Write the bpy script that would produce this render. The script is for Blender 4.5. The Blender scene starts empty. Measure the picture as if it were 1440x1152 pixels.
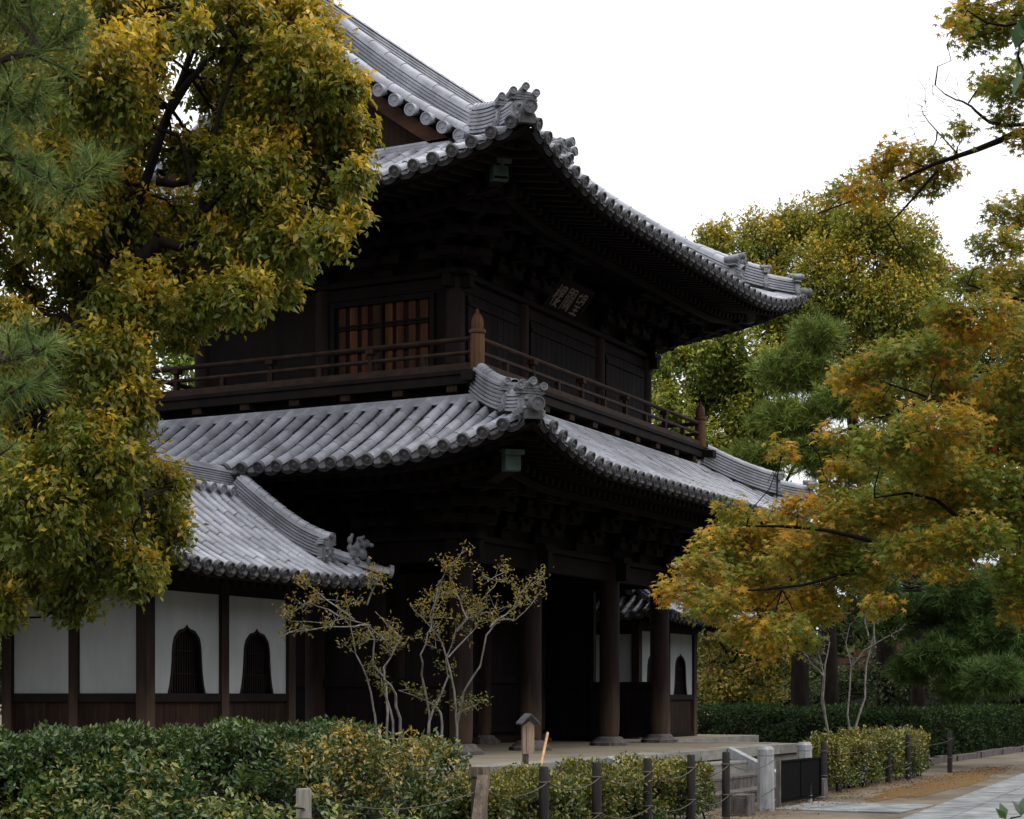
import bpy, math, random
import numpy as np
from mathutils import Vector as V
R = math.radians
sc = bpy.context.scene
COL = sc.collection

# ------------------------------------------------------------------ camera, sky, sun, exposure
F, HOR, TH, CX, CY, EYE = 2494.17, 979.45, 0.4677, -27.6847, -12.8297, 1.65
cam = bpy.data.cameras.new('camera'); camo = bpy.data.objects.new('camera', cam); COL.objects.link(camo)
camo.location = (CX, CY, EYE); camo.rotation_euler = (R(90), 0, TH - R(90))
cam.sensor_width = 36; cam.lens = F / 1440 * 36
cam.shift_y = (HOR - 576) / 1440
cam.clip_end = 2000
cam.dof.use_dof = True; cam.dof.focus_distance = 27; cam.dof.aperture_fstop = 11.0
sc.camera = camo
SUN_EL, SUN_AZ = R(55), R(160)          # sun veiled by cloud, in front of the gate and to the right
w = bpy.data.worlds.new('World'); sc.world = w; w.use_nodes = True
nt = w.node_tree; bg = nt.nodes['Background']
sky = nt.nodes.new('ShaderNodeTexSky'); sky.sky_type = 'NISHITA'; sky.sun_disc = False
sky.sun_elevation = SUN_EL; sky.sun_rotation = SUN_AZ; sky.dust_density = 4; sky.ozone_density = 1
tc = nt.nodes.new('ShaderNodeTexCoord'); sep = nt.nodes.new('ShaderNodeSeparateXYZ')
nt.links.new(tc.outputs['Generated'], sep.inputs[0])
rmp = nt.nodes.new('ShaderNodeValToRGB')
rmp.color_ramp.elements[0].position = 0.0; rmp.color_ramp.elements[0].color = (7.6, 7.8, 8.2, 1)
rmp.color_ramp.elements[1].position = 1.0; rmp.color_ramp.elements[1].color = (22.5, 22.7, 23.2, 1)   # overcast sky: zenith three times the horizon
nt.links.new(sep.outputs['Z'], rmp.inputs[0])
noi = nt.nodes.new('ShaderNodeTexNoise'); noi.inputs['Scale'].default_value = 2.2; noi.inputs['Detail'].default_value = 5
nt.links.new(tc.outputs['Generated'], noi.inputs['Vector'])
cl = nt.nodes.new('ShaderNodeMapRange'); cl.inputs['To Min'].default_value = 0.9; cl.inputs['To Max'].default_value = 1.08
nt.links.new(noi.outputs['Fac'], cl.inputs['Value'])
mul = nt.nodes.new('ShaderNodeMix'); mul.data_type = 'RGBA'; mul.blend_type = 'MULTIPLY'; mul.inputs['Factor'].default_value = 1
nt.links.new(rmp.outputs[0], mul.inputs['A']); nt.links.new(cl.outputs[0], mul.inputs['B'])
mx = nt.nodes.new('ShaderNodeMix'); mx.data_type = 'RGBA'; mx.inputs['Factor'].default_value = 0.9   # thick cloud over the clear sky
nt.links.new(sky.outputs[0], mx.inputs['A']); nt.links.new(mul.outputs['Result'], mx.inputs['B'])
nt.links.new(mx.outputs['Result'], bg.inputs['Color']); bg.inputs['Strength'].default_value = 0.1
sl = bpy.data.lights.new('sun', 'SUN'); slo = bpy.data.objects.new('sun', sl); COL.objects.link(slo)
sl.energy = 0.8; sl.angle = R(25); sl.color = (1, .95, .88)
_d = V((math.sin(SUN_AZ) * math.cos(SUN_EL), math.cos(SUN_AZ) * math.cos(SUN_EL), math.sin(SUN_EL)))
slo.rotation_euler = (-_d).to_track_quat('-Z', 'Y').to_euler(); slo.location = (0, -20, 30)
sc.view_settings.view_transform = 'Standard'; sc.view_settings.look = 'None'
sc.view_settings.exposure = 0.35; sc.view_settings.gamma = 1
sc.render.engine = 'CYCLES'
sc.cycles.max_bounces = 6; sc.cycles.diffuse_bounces = 3; sc.cycles.glossy_bounces = 2; sc.cycles.transmission_bounces = 3

# ------------------------------------------------------------------ photo measurements -> world
def ray(x, y):
    u = (x - 720) / F; v = (HOR - y) / F
    return np.array([math.sin(TH) * u + math.cos(TH), -math.cos(TH) * u + math.sin(TH), v])
CAMP = np.array([CX, CY, EYE])
def atD(x, y, d): return CAMP + ray(x, y) * d
def atY(x, y, Y): r = ray(x, y); return CAMP + r * ((Y - CY) / r[1])
def atZ(x, y, Z): r = ray(x, y); return CAMP + r * ((Z - EYE) / r[2])

# ------------------------------------------------------------------ materials
def mat(name, col, rough=.7, spec=.3, var=.25, scale=(6, 6, 6), bump=0., bscale=None, island=0., metal=0., col2=None, detail=6, lo=.35, hi=.65):
    m = bpy.data.materials.new(name); m.use_nodes = True
    n = m.node_tree; b = n.nodes['Principled BSDF']
    b.inputs['Roughness'].default_value = rough; b.inputs['Specular IOR Level'].default_value = spec; b.inputs['Metallic'].default_value = metal
    t = n.nodes.new('ShaderNodeTexCoord'); mp = n.nodes.new('ShaderNodeMapping'); mp.inputs['Scale'].default_value = scale
    n.links.new(t.outputs['Object'], mp.inputs[0])
    no = n.nodes.new('ShaderNodeTexNoise'); no.inputs['Scale'].default_value = 1; no.inputs['Detail'].default_value = detail; no.inputs['Roughness'].default_value = .65
    n.links.new(mp.outputs[0], no.inputs['Vector'])
    r = n.nodes.new('ShaderNodeValToRGB'); e = r.color_ramp.elements
    c2 = col2 or tuple(min(1, c * (1 + var)) for c in col)
    c1 = col if col2 else tuple(c * (1 - var) for c in col)
    e[0].position = lo; e[0].color = (*c1, 1); e[1].position = hi; e[1].color = (*c2, 1)
    n.links.new(no.outputs['Fac'], r.inputs[0]); out = r.outputs[0]
    if island:
        g = n.nodes.new('ShaderNodeNewGeometry'); mr = n.nodes.new('ShaderNodeMapRange')
        mr.inputs['To Min'].default_value = 1 - island; mr.inputs['To Max'].default_value = 1 + island
        n.links.new(g.outputs['Random Per Island'], mr.inputs['Value'])
        mm = n.nodes.new('ShaderNodeMix'); mm.data_type = 'RGBA'; mm.blend_type = 'MULTIPLY'; mm.inputs['Factor'].default_value = 1
        n.links.new(out, mm.inputs['A']); n.links.new(mr.outputs[0], mm.inputs['B']); out = mm.outputs['Result']
    n.links.new(out, b.inputs['Base Color'])
    if bump:
        bp = n.nodes.new('ShaderNodeBump'); bp.inputs['Strength'].default_value = bump; bp.inputs['Distance'].default_value = .02
        if bscale:
            m2 = n.nodes.new('ShaderNodeMapping'); m2.inputs['Scale'].default_value = bscale; n.links.new(t.outputs['Object'], m2.inputs[0])
            n2 = n.nodes.new('ShaderNodeTexNoise'); n2.inputs['Scale'].default_value = 1; n2.inputs['Detail'].default_value = 4
            n.links.new(m2.outputs[0], n2.inputs['Vector']); n.links.new(n2.outputs['Fac'], bp.inputs['Height'])
        else: n.links.new(no.outputs['Fac'], bp.inputs['Height'])
        n.links.new(bp.outputs[0], b.inputs['Normal'])
    return m
def leafmat(name, rough=.45, spec=.35, trans=.3):
    m = bpy.data.materials.new(name); m.use_nodes = True
    n = m.node_tree; b = n.nodes['Principled BSDF']; o = n.nodes['Material Output']
    a = n.nodes.new('ShaderNodeAttribute'); a.attribute_name = 'leaf_colour'
    b.inputs['Roughness'].default_value = rough; b.inputs['Specular IOR Level'].default_value = spec
    n.links.new(a.outputs['Color'], b.inputs['Base Color'])
    t = n.nodes.new('ShaderNodeBsdfTranslucent'); n.links.new(a.outputs['Color'], t.inputs['Color'])
    s = n.nodes.new('ShaderNodeMixShader'); s.inputs[0].default_value = trans
    n.links.new(b.outputs[0], s.inputs[1]); n.links.new(t.outputs[0], s.inputs[2]); n.links.new(s.outputs[0], o.inputs['Surface'])
    return m
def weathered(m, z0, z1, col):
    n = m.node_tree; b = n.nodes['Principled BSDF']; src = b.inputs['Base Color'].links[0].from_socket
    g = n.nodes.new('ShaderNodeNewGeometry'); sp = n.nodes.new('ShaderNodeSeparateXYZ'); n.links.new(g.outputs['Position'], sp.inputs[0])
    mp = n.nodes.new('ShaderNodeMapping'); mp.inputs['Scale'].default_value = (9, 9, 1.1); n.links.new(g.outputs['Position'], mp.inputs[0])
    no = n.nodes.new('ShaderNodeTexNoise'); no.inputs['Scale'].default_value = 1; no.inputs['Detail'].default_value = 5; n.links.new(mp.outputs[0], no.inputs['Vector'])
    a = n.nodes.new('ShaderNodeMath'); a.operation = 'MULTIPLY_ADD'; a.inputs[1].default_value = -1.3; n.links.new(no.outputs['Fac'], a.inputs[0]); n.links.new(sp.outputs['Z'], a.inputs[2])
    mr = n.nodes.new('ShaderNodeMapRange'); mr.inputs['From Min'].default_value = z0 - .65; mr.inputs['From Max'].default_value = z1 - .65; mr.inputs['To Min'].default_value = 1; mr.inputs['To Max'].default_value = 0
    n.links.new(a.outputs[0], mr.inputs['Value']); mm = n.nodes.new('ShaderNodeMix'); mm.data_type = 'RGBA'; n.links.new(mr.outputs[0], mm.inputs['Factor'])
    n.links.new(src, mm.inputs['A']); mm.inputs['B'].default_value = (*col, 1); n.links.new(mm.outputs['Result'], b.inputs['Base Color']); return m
M = dict(
    tile=mat('roof_tile', (.235, .242, .274), .36, .5, .36, (1.7, 1.7, 1.7), .2, (30, 30, 30), island=.13),
    pan=mat('channel_tile', (.06, .06, .066), .6, .3, .4, (3, 3, 3), .3, (30, 30, 30), island=.2),  # dirty channels; valley shade between the rows is also put into this dark colour
    tile_end=mat('roof_tile_end', (0.068, 0.068, 0.0736), .6, .35, .3, (9, 9, 9), .4, (40, 40, 40)),  # darker than roof_tile: shade on the down-facing ends is put into the colour
    oni=mat('ornament_tile', (0.152, 0.156, 0.168), .6, .35, .4, (7, 7, 7), .5, (25, 25, 25)),
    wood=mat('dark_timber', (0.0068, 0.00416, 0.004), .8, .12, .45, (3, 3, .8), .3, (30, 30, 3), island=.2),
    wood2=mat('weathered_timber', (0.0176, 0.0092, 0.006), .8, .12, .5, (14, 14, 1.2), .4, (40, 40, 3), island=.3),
    rail=mat('rail_timber', (.026, .0145, .0095), .75, .2, .45, (5, 5, 5), .3, (30, 30, 30), island=.2),
    post=mat('sunbleached_post_timber', (.072, .033, .013), .7, .2, .55, (16, 16, 1.0), .4, (50, 50, 3)),
    shutter=mat('shutter_timber', (.040, .0145, .0055), .75, .15, .6, (9, 9, .9), .3, (40, 40, 3), island=.65),
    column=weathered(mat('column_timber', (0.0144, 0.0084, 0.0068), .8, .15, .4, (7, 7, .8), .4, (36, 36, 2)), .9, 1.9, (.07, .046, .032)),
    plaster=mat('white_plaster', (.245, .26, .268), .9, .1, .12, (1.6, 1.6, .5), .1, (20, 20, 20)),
    stone=mat('platform_stone', (0.2, 0.192, 0.172), .85, .2, .25, (2.5, 2.5, 5), .3, (22, 22, 22), island=.14),
    stone_l=mat('pale_granite', (0.288, 0.292, 0.3), .8, .25, .28, (9, 9, 3), .3, (60, 60, 60)),
    stone_d=mat('weathered_stone', (0.096, 0.084, 0.0776), .85, .2, .45, (8, 8, 3), .4, (40, 40, 40)),
    sand=mat('packed_sand', (0.192, 0.168, 0.124), .95, .1, .2, (.8, .8, .8), .2, (18, 18, 18)),
    earth=mat('bare_earth', (.122, .102, .075), .95, .1, .4, (.55, .55, .55), .4, (22, 22, 22)),
    moss=mat('dry_moss', (0.124, 0.064, 0.0112), .95, .1, .4, (3, 3, 3), .5, (60, 60, 60), col2=(.116, .088, .056), lo=.42, hi=.62),
    paving=mat('grey_paving', (0.168, 0.1744, 0.176), .85, .2, .4, (2.2, 2.2, 2.2), .25, (40, 40, 40), island=.1),
    copper=mat('green_copper', (0.04, 0.0704, 0.0592), .6, .3, .3, (8, 8, 8)),
    blackmetal=mat('black_metal', (0.0048, 0.0048, 0.0052), .9, .05, .2),
    barge=mat('barge_timber', (0.04, 0.016, 0.0088), .75, .15, .5, (6, 1.2, 6), .3, (30, 6, 30)),
    ropepost=mat('dark_post_timber', (0.028, 0.024, 0.024), .8, .2, .4, (20, 20, 2), .4, (60, 60, 5)),
    oldpost=mat('grey_weathered_post', (0.12, 0.096, 0.072), .85, .15, .45, (14, 14, 1.6), .5, (50, 50, 4)),
    greypost=mat('pale_weathered_post', (0.24, 0.224, 0.192), .85, .15, .35, (14, 14, 1.6), .4, (50, 50, 4)),
    rope=mat('straw_rope', (0.088, 0.08, 0.0624), .9, .1, .3, (40, 40, 40)),
    signwood=mat('sign_board_timber', (.34, .25, .18), .8, .2, .35, (16, 16, 2), .3, (50, 50, 4)),
    signroof=mat('sign_roof_metal', (0.072, 0.072, 0.08), .6, .35, .35, (9, 9, 9)),
    bamboo=mat('bamboo', (0.416, 0.24, 0.096), .5, .35, .25, (20, 20, 4)),
    bark=mat('dark_bark', (0.0112, 0.008, 0.0064), .9, .1, .5, (10, 10, 3), .8, (26, 26, 6)),
    bark_pale=mat('pale_bark', (0.188, 0.172, 0.156), .85, .15, .45, (22, 22, 8), .4, (60, 60, 20)),
    bark_pine=mat('pine_bark', (0.048, 0.0336, 0.0272), .9, .1, .5, (9, 9, 3), .9, (20, 20, 6)),
    hedge_fill=mat('hedge_dark_fill', (0.0096, 0.0104, 0.0064), .95, .05, .5, (12, 12, 12), .8, (30, 30, 30)),  # colour of the solid boxes added inside the hedges
    letter=mat('faded_gilt_letter', (0.192, 0.16, 0.14), .7, .2, .2),
    board=mat('plaque_board', (0.0072, 0.0056, 0.0056), .8, .1, .3, (4, 4, 4)),
    redroof=mat('red_brown_roof', (0.072, 0.028, 0.024), .8, .2, .25, (5, 5, 5)),
    farwall=mat('far_house_wall', (0.032, 0.032, 0.0304), .9, .1, .1),
    leaf=leafmat('broad_leaf', .42, .35, .42), maple=leafmat('maple_leaf', .55, .25, .42), needle=leafmat('pine_needle', .55, .25, .15),
    hedge=leafmat('hedge_leaf', .34, .42, .2), far=leafmat('far_leaf', .6, .25, .25), dark=leafmat('dull_hedge_leaf', .65, .12, .2),
)

# ------------------------------------------------------------------ mesh helpers
class MB:
    def __init__(s): s.v = []; s.f = []; s.smooth = []
    def add(s, vs, fs, smooth=False):
        o = len(s.v); s.v += [tuple(p) for p in vs]; s.f += [tuple(i + o for i in f) for f in fs]; s.smooth += [smooth] * len(fs)
    def box(s, x0, x1, y0, y1, z0, z1):
        s.hex([(x0, y0, z0), (x1, y0, z0), (x1, y1, z0), (x0, y1, z0), (x0, y0, z1), (x1, y0, z1), (x1, y1, z1), (x0, y1, z1)])
    def hex(s, p): s.add(p, [(3, 2, 1, 0), (4, 5, 6, 7), (0, 1, 5, 4), (1, 2, 6, 5), (2, 3, 7, 6), (3, 0, 4, 7)])
    def bar(s, a, b, w, h, up=(0, 0, 1), taper=1.):        # rectangular bar from a to b
        a, b = V(a), V(b); t = (b - a).normalized(); sd = t.cross(V(up))
        if sd.length < 1e-4: sd = t.cross(V((1, 0, 0)))
        sd.normalize(); u = sd.cross(t)
        P = []
        for c, k in ((a, 1), (b, taper)):
            P += [c - sd * w / 2 * k - u * h / 2 * k, c + sd * w / 2 * k - u * h / 2 * k, c + sd * w / 2 * k + u * h / 2 * k, c - sd * w / 2 * k + u * h / 2 * k]
        s.hex(P)
    def tube(s, pts, rad, n=8, cap=True, smooth=True):
        pts = [V(p) for p in pts]; k = len(pts)
        if not hasattr(rad, '__len__'): rad = [rad] * k
        ref = V((0, 0, 1)); prev = None; vs = []
        for i, p in enumerate(pts):
            t = (pts[min(i + 1, k - 1)] - pts[max(i - 1, 0)]).normalized()
            if prev is None:
                sd = t.cross(ref)
                if sd.length < .05: sd = t.cross(V((1, 0, 0)))
            else: sd = prev - t * prev.dot(t)
            sd.normalize(); prev = sd; u = t.cross(sd)
            for j in range(n):
                a = 2 * math.pi * j / n; vs.append(p + (sd * math.cos(a) + u * math.sin(a)) * rad[i])
        fs = [(i * n + j, i * n + (j + 1) % n, (i + 1) * n + (j + 1) % n, (i + 1) * n + j) for i in range(k - 1) for j in range(n)]
        if cap: fs += [tuple(range(n))[::-1], tuple(range((k - 1) * n, k * n))]
        s.add(vs, fs, smooth)
    def lathe(s, c, prof, n=16, smooth=True, rot=0.):      # prof = [(r, z)]
        vs = []; k = len(prof)
        for r, z in prof:
            for j in range(n):
                a = 2 * math.pi * j / n + rot; vs.append((c[0] + r * math.cos(a), c[1] + r * math.sin(a), c[2] + z))
        fs = [(i * n + j, i * n + (j + 1) % n, (i + 1) * n + (j + 1) % n, (i + 1) * n + j) for i in range(k - 1) for j in range(n)]
        fs += [tuple(range(n))[::-1], tuple(range((k - 1) * n, k * n))]
        s.add(vs, fs, smooth)
    def prism(s, outline, o, ax, ay, az, depth):           # 2-D outline in the plane (ax, ay) at o, extruded along az
        o, ax, ay, az = V(o), V(ax), V(ay), V(az); n = len(outline)
        a = [o + ax * x + ay * y for x, y in outline]; b = [p + az * depth for p in a]
        s.add(a + b, [tuple(range(n))[::-1], tuple(range(n, 2 * n))] + [(i, (i + 1) % n, n + (i + 1) % n, n + i) for i in range(n)])
    def build(s, name, m, parent=None, smooth=None):
        me = bpy.data.meshes.new(name); o0 = wloc(parent)
        me.from_pydata([(p[0] - o0[0], p[1] - o0[1], p[2] - o0[2]) for p in s.v], [], s.f); me.materials.append(m)
        sm = s.smooth if smooth is None else [smooth] * len(s.f)
        me.polygons.foreach_set('use_smooth', sm)
        if any(sm) and hasattr(me, 'set_sharp_from_angle'): me.set_sharp_from_angle(angle=R(45))
        o = bpy.data.objects.new(name, me); COL.objects.link(o)
        if parent: o.parent = parent
        return o
def wloc(o):
    p = V((0, 0, 0))
    while o: p = p + o.location; o = o.parent
    return p
def tag(o, label=None, cat=None, group=None, kind=None):
    if label: o['label'] = label
    if cat: o['category'] = cat
    if group: o['group'] = group
    if kind: o['kind'] = kind
    return o
def thing(name, loc, label, cat, group=None):
    o = bpy.data.objects.new(name, None); o.empty_display_size = .2; COL.objects.link(o); o.location = loc
    return tag(o, label, cat, group)
def copy_tree(o, parent=None):
    c = o.copy(); COL.objects.link(c); c.parent = parent
    for ch in list(o.children): copy_tree(ch, c)
    return c
def npmesh(name, verts, tri, m, parent=None, colour=None):
    me = bpy.data.meshes.new(name); n = len(verts); k = len(tri)
    verts = np.asarray(verts, np.float32) - np.array(wloc(parent), np.float32)
    me.vertices.add(n); me.vertices.foreach_set('co', verts.ravel())
    me.loops.add(k * 3); me.loops.foreach_set('vertex_index', np.asarray(tri, np.int32).ravel())
    me.polygons.add(k); me.polygons.foreach_set('loop_start', np.arange(0, k * 3, 3, dtype=np.int32))
    me.materials.append(m)
    if colour is not None:
        at = me.attributes.new('leaf_colour', 'FLOAT_COLOR', 'POINT')
        at.data.foreach_set('color', np.hstack([colour, np.ones((n, 1))]).astype(np.float32).ravel())
    me.update(calc_edges=True); me.validate()
    o = bpy.data.objects.new(name, me); COL.objects.link(o)
    if parent: o.parent = parent
    return o

# ------------------------------------------------------------------ leaves
def unit(a): return a / (np.linalg.norm(a, axis=1, keepdims=True) + 1e-9)
def rdir(rng, n): return unit(rng.normal(size=(n, 3)))
def leaf_arrays(P, A, N, L, W, C):
    """one folded blade per leaf: base, left, tip, right"""
    A = unit(A); S = unit(np.cross(A, N)); U = np.cross(S, A); L = L[:, None]; W = W[:, None]
    v0 = P; v1 = P + A * L * .42 + S * W * .5 + U * W * .16; v2 = P + A * L - U * L * .12; v3 = P + A * L * .42 - S * W * .5 + U * W * .16
    n = len(P); v = np.stack([v0, v1, v2, v3], 1).reshape(-1, 3); b = np.arange(n)[:, None] * 4
    t = np.concatenate([b + [0, 1, 2], b + [0, 2, 3]]); return v, t, np.repeat(C, 4, 0)
def star_arrays(P, A, N, L, C):
    """palmate leaf: five narrow pointed lobes round the stalk end"""
    A = unit(A); S = unit(np.cross(A, N)); U = np.cross(S, A)
    vs = [P]; tr = []
    i = 1
    for ang, ln in ((0, 1), (.75, .9), (-.75, .9), (1.6, .62), (-1.6, .62)):
        d = A * math.cos(ang) + S * math.sin(ang); q = -A * math.sin(ang) + S * math.cos(ang)
        l = (L * ln)[:, None]
        vs += [P + d * l * .38 + q * l * .16, P + d * l - U * l * .16, P + d * l * .38 - q * l * .16]
        tr += [(0, i, i + 1), (0, i + 1, i + 2)]; i += 3
    k = len(vs); v = np.stack(vs, 1).reshape(-1, 3); b = np.arange(len(P))[:, None, None] * k
    t = (b + np.array(tr)[None]).reshape(-1, 3); return v, t, np.repeat(C, k, 0)
def mixcol(rng, a, b, f, jit=.25):
    a, b = np.array(a), np.array(b); f = np.clip(f, 0, 1)[:, None]
    return (a * (1 - f) + b * f) * (1 + rng.uniform(-jit, jit, (len(f), 1))) * (1 + rng.uniform(-.08, .08, (len(f), 3)))
def clump_tips(rng, clumps, per_m2, flat=1., lo=.45):
    """shoot tips spread through each clump's outer volume; clumps = (centre xyz, radius)"""
    T, O, Rr = [], [], []
    for c, r in clumps:
        n = max(3, int(per_m2 * 4 * math.pi * r * r)); d = rdir(rng, n); rad = r * rng.uniform(lo ** 3, 1, (n, 1)) ** (1 / 3)
        rad = rad * (1 + .22 * np.sin(d[:, :1] * 5 + c[0] * 3) * np.sin(d[:, 1:2] * 6 + c[2] * 2) + rng.normal(0, .07, (n, 1)))
        off = d * rad * np.array([1, 1, flat]); T.append(c + off); O.append(d)
    return np.concatenate(T), np.concatenate(O)
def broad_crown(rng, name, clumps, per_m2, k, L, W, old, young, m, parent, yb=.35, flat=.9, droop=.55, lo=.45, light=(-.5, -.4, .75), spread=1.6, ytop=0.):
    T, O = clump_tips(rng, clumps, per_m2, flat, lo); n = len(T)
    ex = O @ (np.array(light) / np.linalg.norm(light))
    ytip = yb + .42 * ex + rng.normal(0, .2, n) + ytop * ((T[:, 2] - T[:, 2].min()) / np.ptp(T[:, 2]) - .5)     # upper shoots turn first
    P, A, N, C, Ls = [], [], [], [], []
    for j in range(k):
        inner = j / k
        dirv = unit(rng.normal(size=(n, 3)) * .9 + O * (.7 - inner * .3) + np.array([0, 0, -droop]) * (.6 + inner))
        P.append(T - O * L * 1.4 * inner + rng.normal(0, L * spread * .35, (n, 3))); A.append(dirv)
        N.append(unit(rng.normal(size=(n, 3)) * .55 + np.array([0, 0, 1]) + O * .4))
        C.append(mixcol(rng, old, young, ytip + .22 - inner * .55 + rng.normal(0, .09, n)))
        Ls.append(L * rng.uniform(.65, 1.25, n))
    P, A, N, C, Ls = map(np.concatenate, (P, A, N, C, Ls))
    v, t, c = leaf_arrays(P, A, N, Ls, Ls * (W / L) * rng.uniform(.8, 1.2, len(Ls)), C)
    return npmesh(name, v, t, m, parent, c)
def needle_crown(rng, name, tips, dirs, k, L, W, ca, cb, m, parent):
    n = len(tips); P = np.repeat(tips, k, 0) - np.repeat(dirs, k, 0) * rng.uniform(0, 1, (n * k, 1)) * L * .8
    A = unit(np.repeat(dirs, k, 0) * .75 + rng.normal(size=(n * k, 3)) * .6); Ls = L * rng.uniform(.7, 1.1, n * k)[:, None]
    S = unit(np.cross(A, rdir(rng, n * k))) * W / 2
    bend = np.array([0, 0, -1]) * Ls * .06
    v = np.stack([P - S, P + S, P + A * Ls + bend], 1).reshape(-1, 3); t = np.arange(n * k * 3).reshape(-1, 3)
    C = mixcol(rng, ca, cb, np.repeat(rng.uniform(0, 1, n), k) * .7 + rng.uniform(0, .3, n * k), .3)
    return npmesh(name, v, t, m, parent, np.repeat(C, 3, 0))
def pxclumps(lst, d, jit=1., rng=None, scale=1.):
    out = []
    for c in lst:
        dd = d + (rng.uniform(-jit, jit) if rng is not None else 0)
        if len(c) > 3: dd = d + c[3]
        out.append((atD(c[0], c[1], dd), c[2] * dd / F * scale))
    return out
def limb(mb, pts, d, r0, r1, n=8, dj=None):
    P = []
    for i, p in enumerate(pts):
        dd = d + (p[2] if len(p) > 2 else 0); P.append(V(atD(p[0], p[1], dd)))
    # smooth once
    Q = [P[0]]
    for i in range(len(P) - 1):
        a, b = P[i], P[i + 1]; Q += [a.lerp(b, .33), a.lerp(b, .67)]
    Q.append(P[-1]); k = len(Q)
    mb.tube(Q, [r0 + (r1 - r0) * i / (k - 1) for i in range(k)], n)
    return P
def twigs_to(mb, rng, frm, clumps, r0=.03, n=5):
    """crooked branches from the nearest limb points out to the clumps"""
    for c, r in clumps:
        q = min(frm, key=lambda p: (V(c) - p).length); a = V(q); b = V(c); L = (b - a).length
        pts = [a + (b - a) * t + V(rng.normal(0, .06, 3)) * L * math.sin(math.pi * t) for t in (0, .25, .5, .75, 1)]
        mb.tube(pts, [r0, r0 * .8, r0 * .6, r0 * .4, r0 * .2], n)
        for _ in range(5):
            e = b + V(rdir(rng, 1)[0]) * r * .85; s = a.lerp(b, rng.uniform(.55, .95))
            mb.tube([s, s.lerp(e, .5) + V(rng.normal(0, .08, 3)) * r, e], [r0 * .35, r0 * .22, r0 * .1], 4)

# ------------------------------------------------------------------ Japanese tile roofs
def sweep_ridge(mb, pts, w, h, layers=5, cap_r=.085, flare=0.):
    """stacked flat ridge tiles with drip grooves and a round cap row, swept along pts (bottom centre line)"""
    pts = [V(p) for p in pts]; k = len(pts); fr = []
    for i in range(k):
        t = (pts[min(i + 1, k - 1)] - pts[max(i - 1, 0)]).normalized(); sd = t.cross(V((0, 0, 1))).normalized(); fr.append((pts[i], sd, sd.cross(t), t))
    lh = h / layers
    def loft(prof, smooth=False):
        n = len(prof); vs = [p + s * x + u * y for p, s, u, t in fr for x, y in prof]
        mb.add(vs, [(i * n + j, i * n + (j + 1) % n, (i + 1) * n + (j + 1) % n, (i + 1) * n + j) for i in range(k - 1) for j in range(n)] + [tuple(range(n))[::-1], tuple(range((k - 1) * n, k * n))], smooth)
    for l in range(layers):
        z = l * lh; ww = w * (1 - .22 * l / layers)
        loft([(-ww / 2, z), (ww / 2, z), (ww / 2, z + lh * .62), (-ww / 2, z + lh * .62)])
        wi = ww - .07
        loft([(-wi / 2, z + lh * .6), (wi / 2, z + lh * .6), (wi / 2, z + lh * 1.02), (-wi / 2, z + lh * 1.02)])
    loft([(-w * .43, h), (w * .43, h), (w * .40, h + .035), (-w * .40, h + .035)])
    # round cap tiles, one island each
    for i in range(k - 1):
        a, b = pts[i] + fr[i][2] * (h + .03), pts[i + 1] + fr[i + 1][2] * (h + .03); L = (b - a).length; m = max(1, round(L / .32))
        for j in range(m):
            half_tile(mb, a.lerp(b, j / m), a.lerp(b, (j + 1) / m), fr[i][1], fr[i][2], cap_r, cap_r * .93)
def half_tile(mb, a, b, sd, up, r0, r1, n=7, lip=True):
    ang = [math.pi * (-.08 + 1.16 * j / (n - 1)) for j in range(n)]
    def ring(c, r): return [c + sd * (r * math.cos(x)) + up * (r * math.sin(x)) for x in ang]
    vs = ring(a + up * .003, r0) + ring(b, r1) + ring(a + up * .003, r0 - .012)
    fs = [(j, j + 1, n + j + 1, n + j) for j in range(n - 1)] + [(2 * n + j, 2 * n + j + 1, j + 1, j) for j in range(n - 1)]
    mb.add(vs, fs, True)
def tile_disc(mb, c, out, sd, r, depth=.05):
    """round end tile with raised rim and a boss"""
    c = V(c); out = V(out).normalized(); sd = V(sd); sd = (sd - out * sd.dot(out)).normalized(); up = out.cross(sd); n = 16
    def ring(rr, o): return [c + out * o + (sd * math.cos(2 * math.pi * j / n) + up * math.sin(2 * math.pi * j / n)) * rr for j in range(n)]
    rs = [ring(r, -depth), ring(r, .012), ring(r * .8, .012), ring(r * .76, -.008), ring(r * .34, -.004), ring(r * .22, .01)]
    vs = [p for q in rs for p in q]
    fs = [(i * n + j, i * n + (j + 1) % n, (i + 1) * n + (j + 1) % n, (i + 1) * n + j) for i in range(len(rs) - 1) for j in range(n)] + [tuple(range(5 * n, 6 * n))]
    mb.add(vs, fs, False)
    for q in range(7):                                     # ring of beads round the boss
        a = 2 * math.pi * q / 7 + .2; p = c + (sd * math.cos(a) + up * math.sin(a)) * r * .56
        mb.add([p + sd * .012, p + up * .012, p - sd * .012, p - up * .012, p + out * .008], [(0, 1, 4), (1, 2, 4), (2, 3, 4), (3, 0, 4)])
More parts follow.
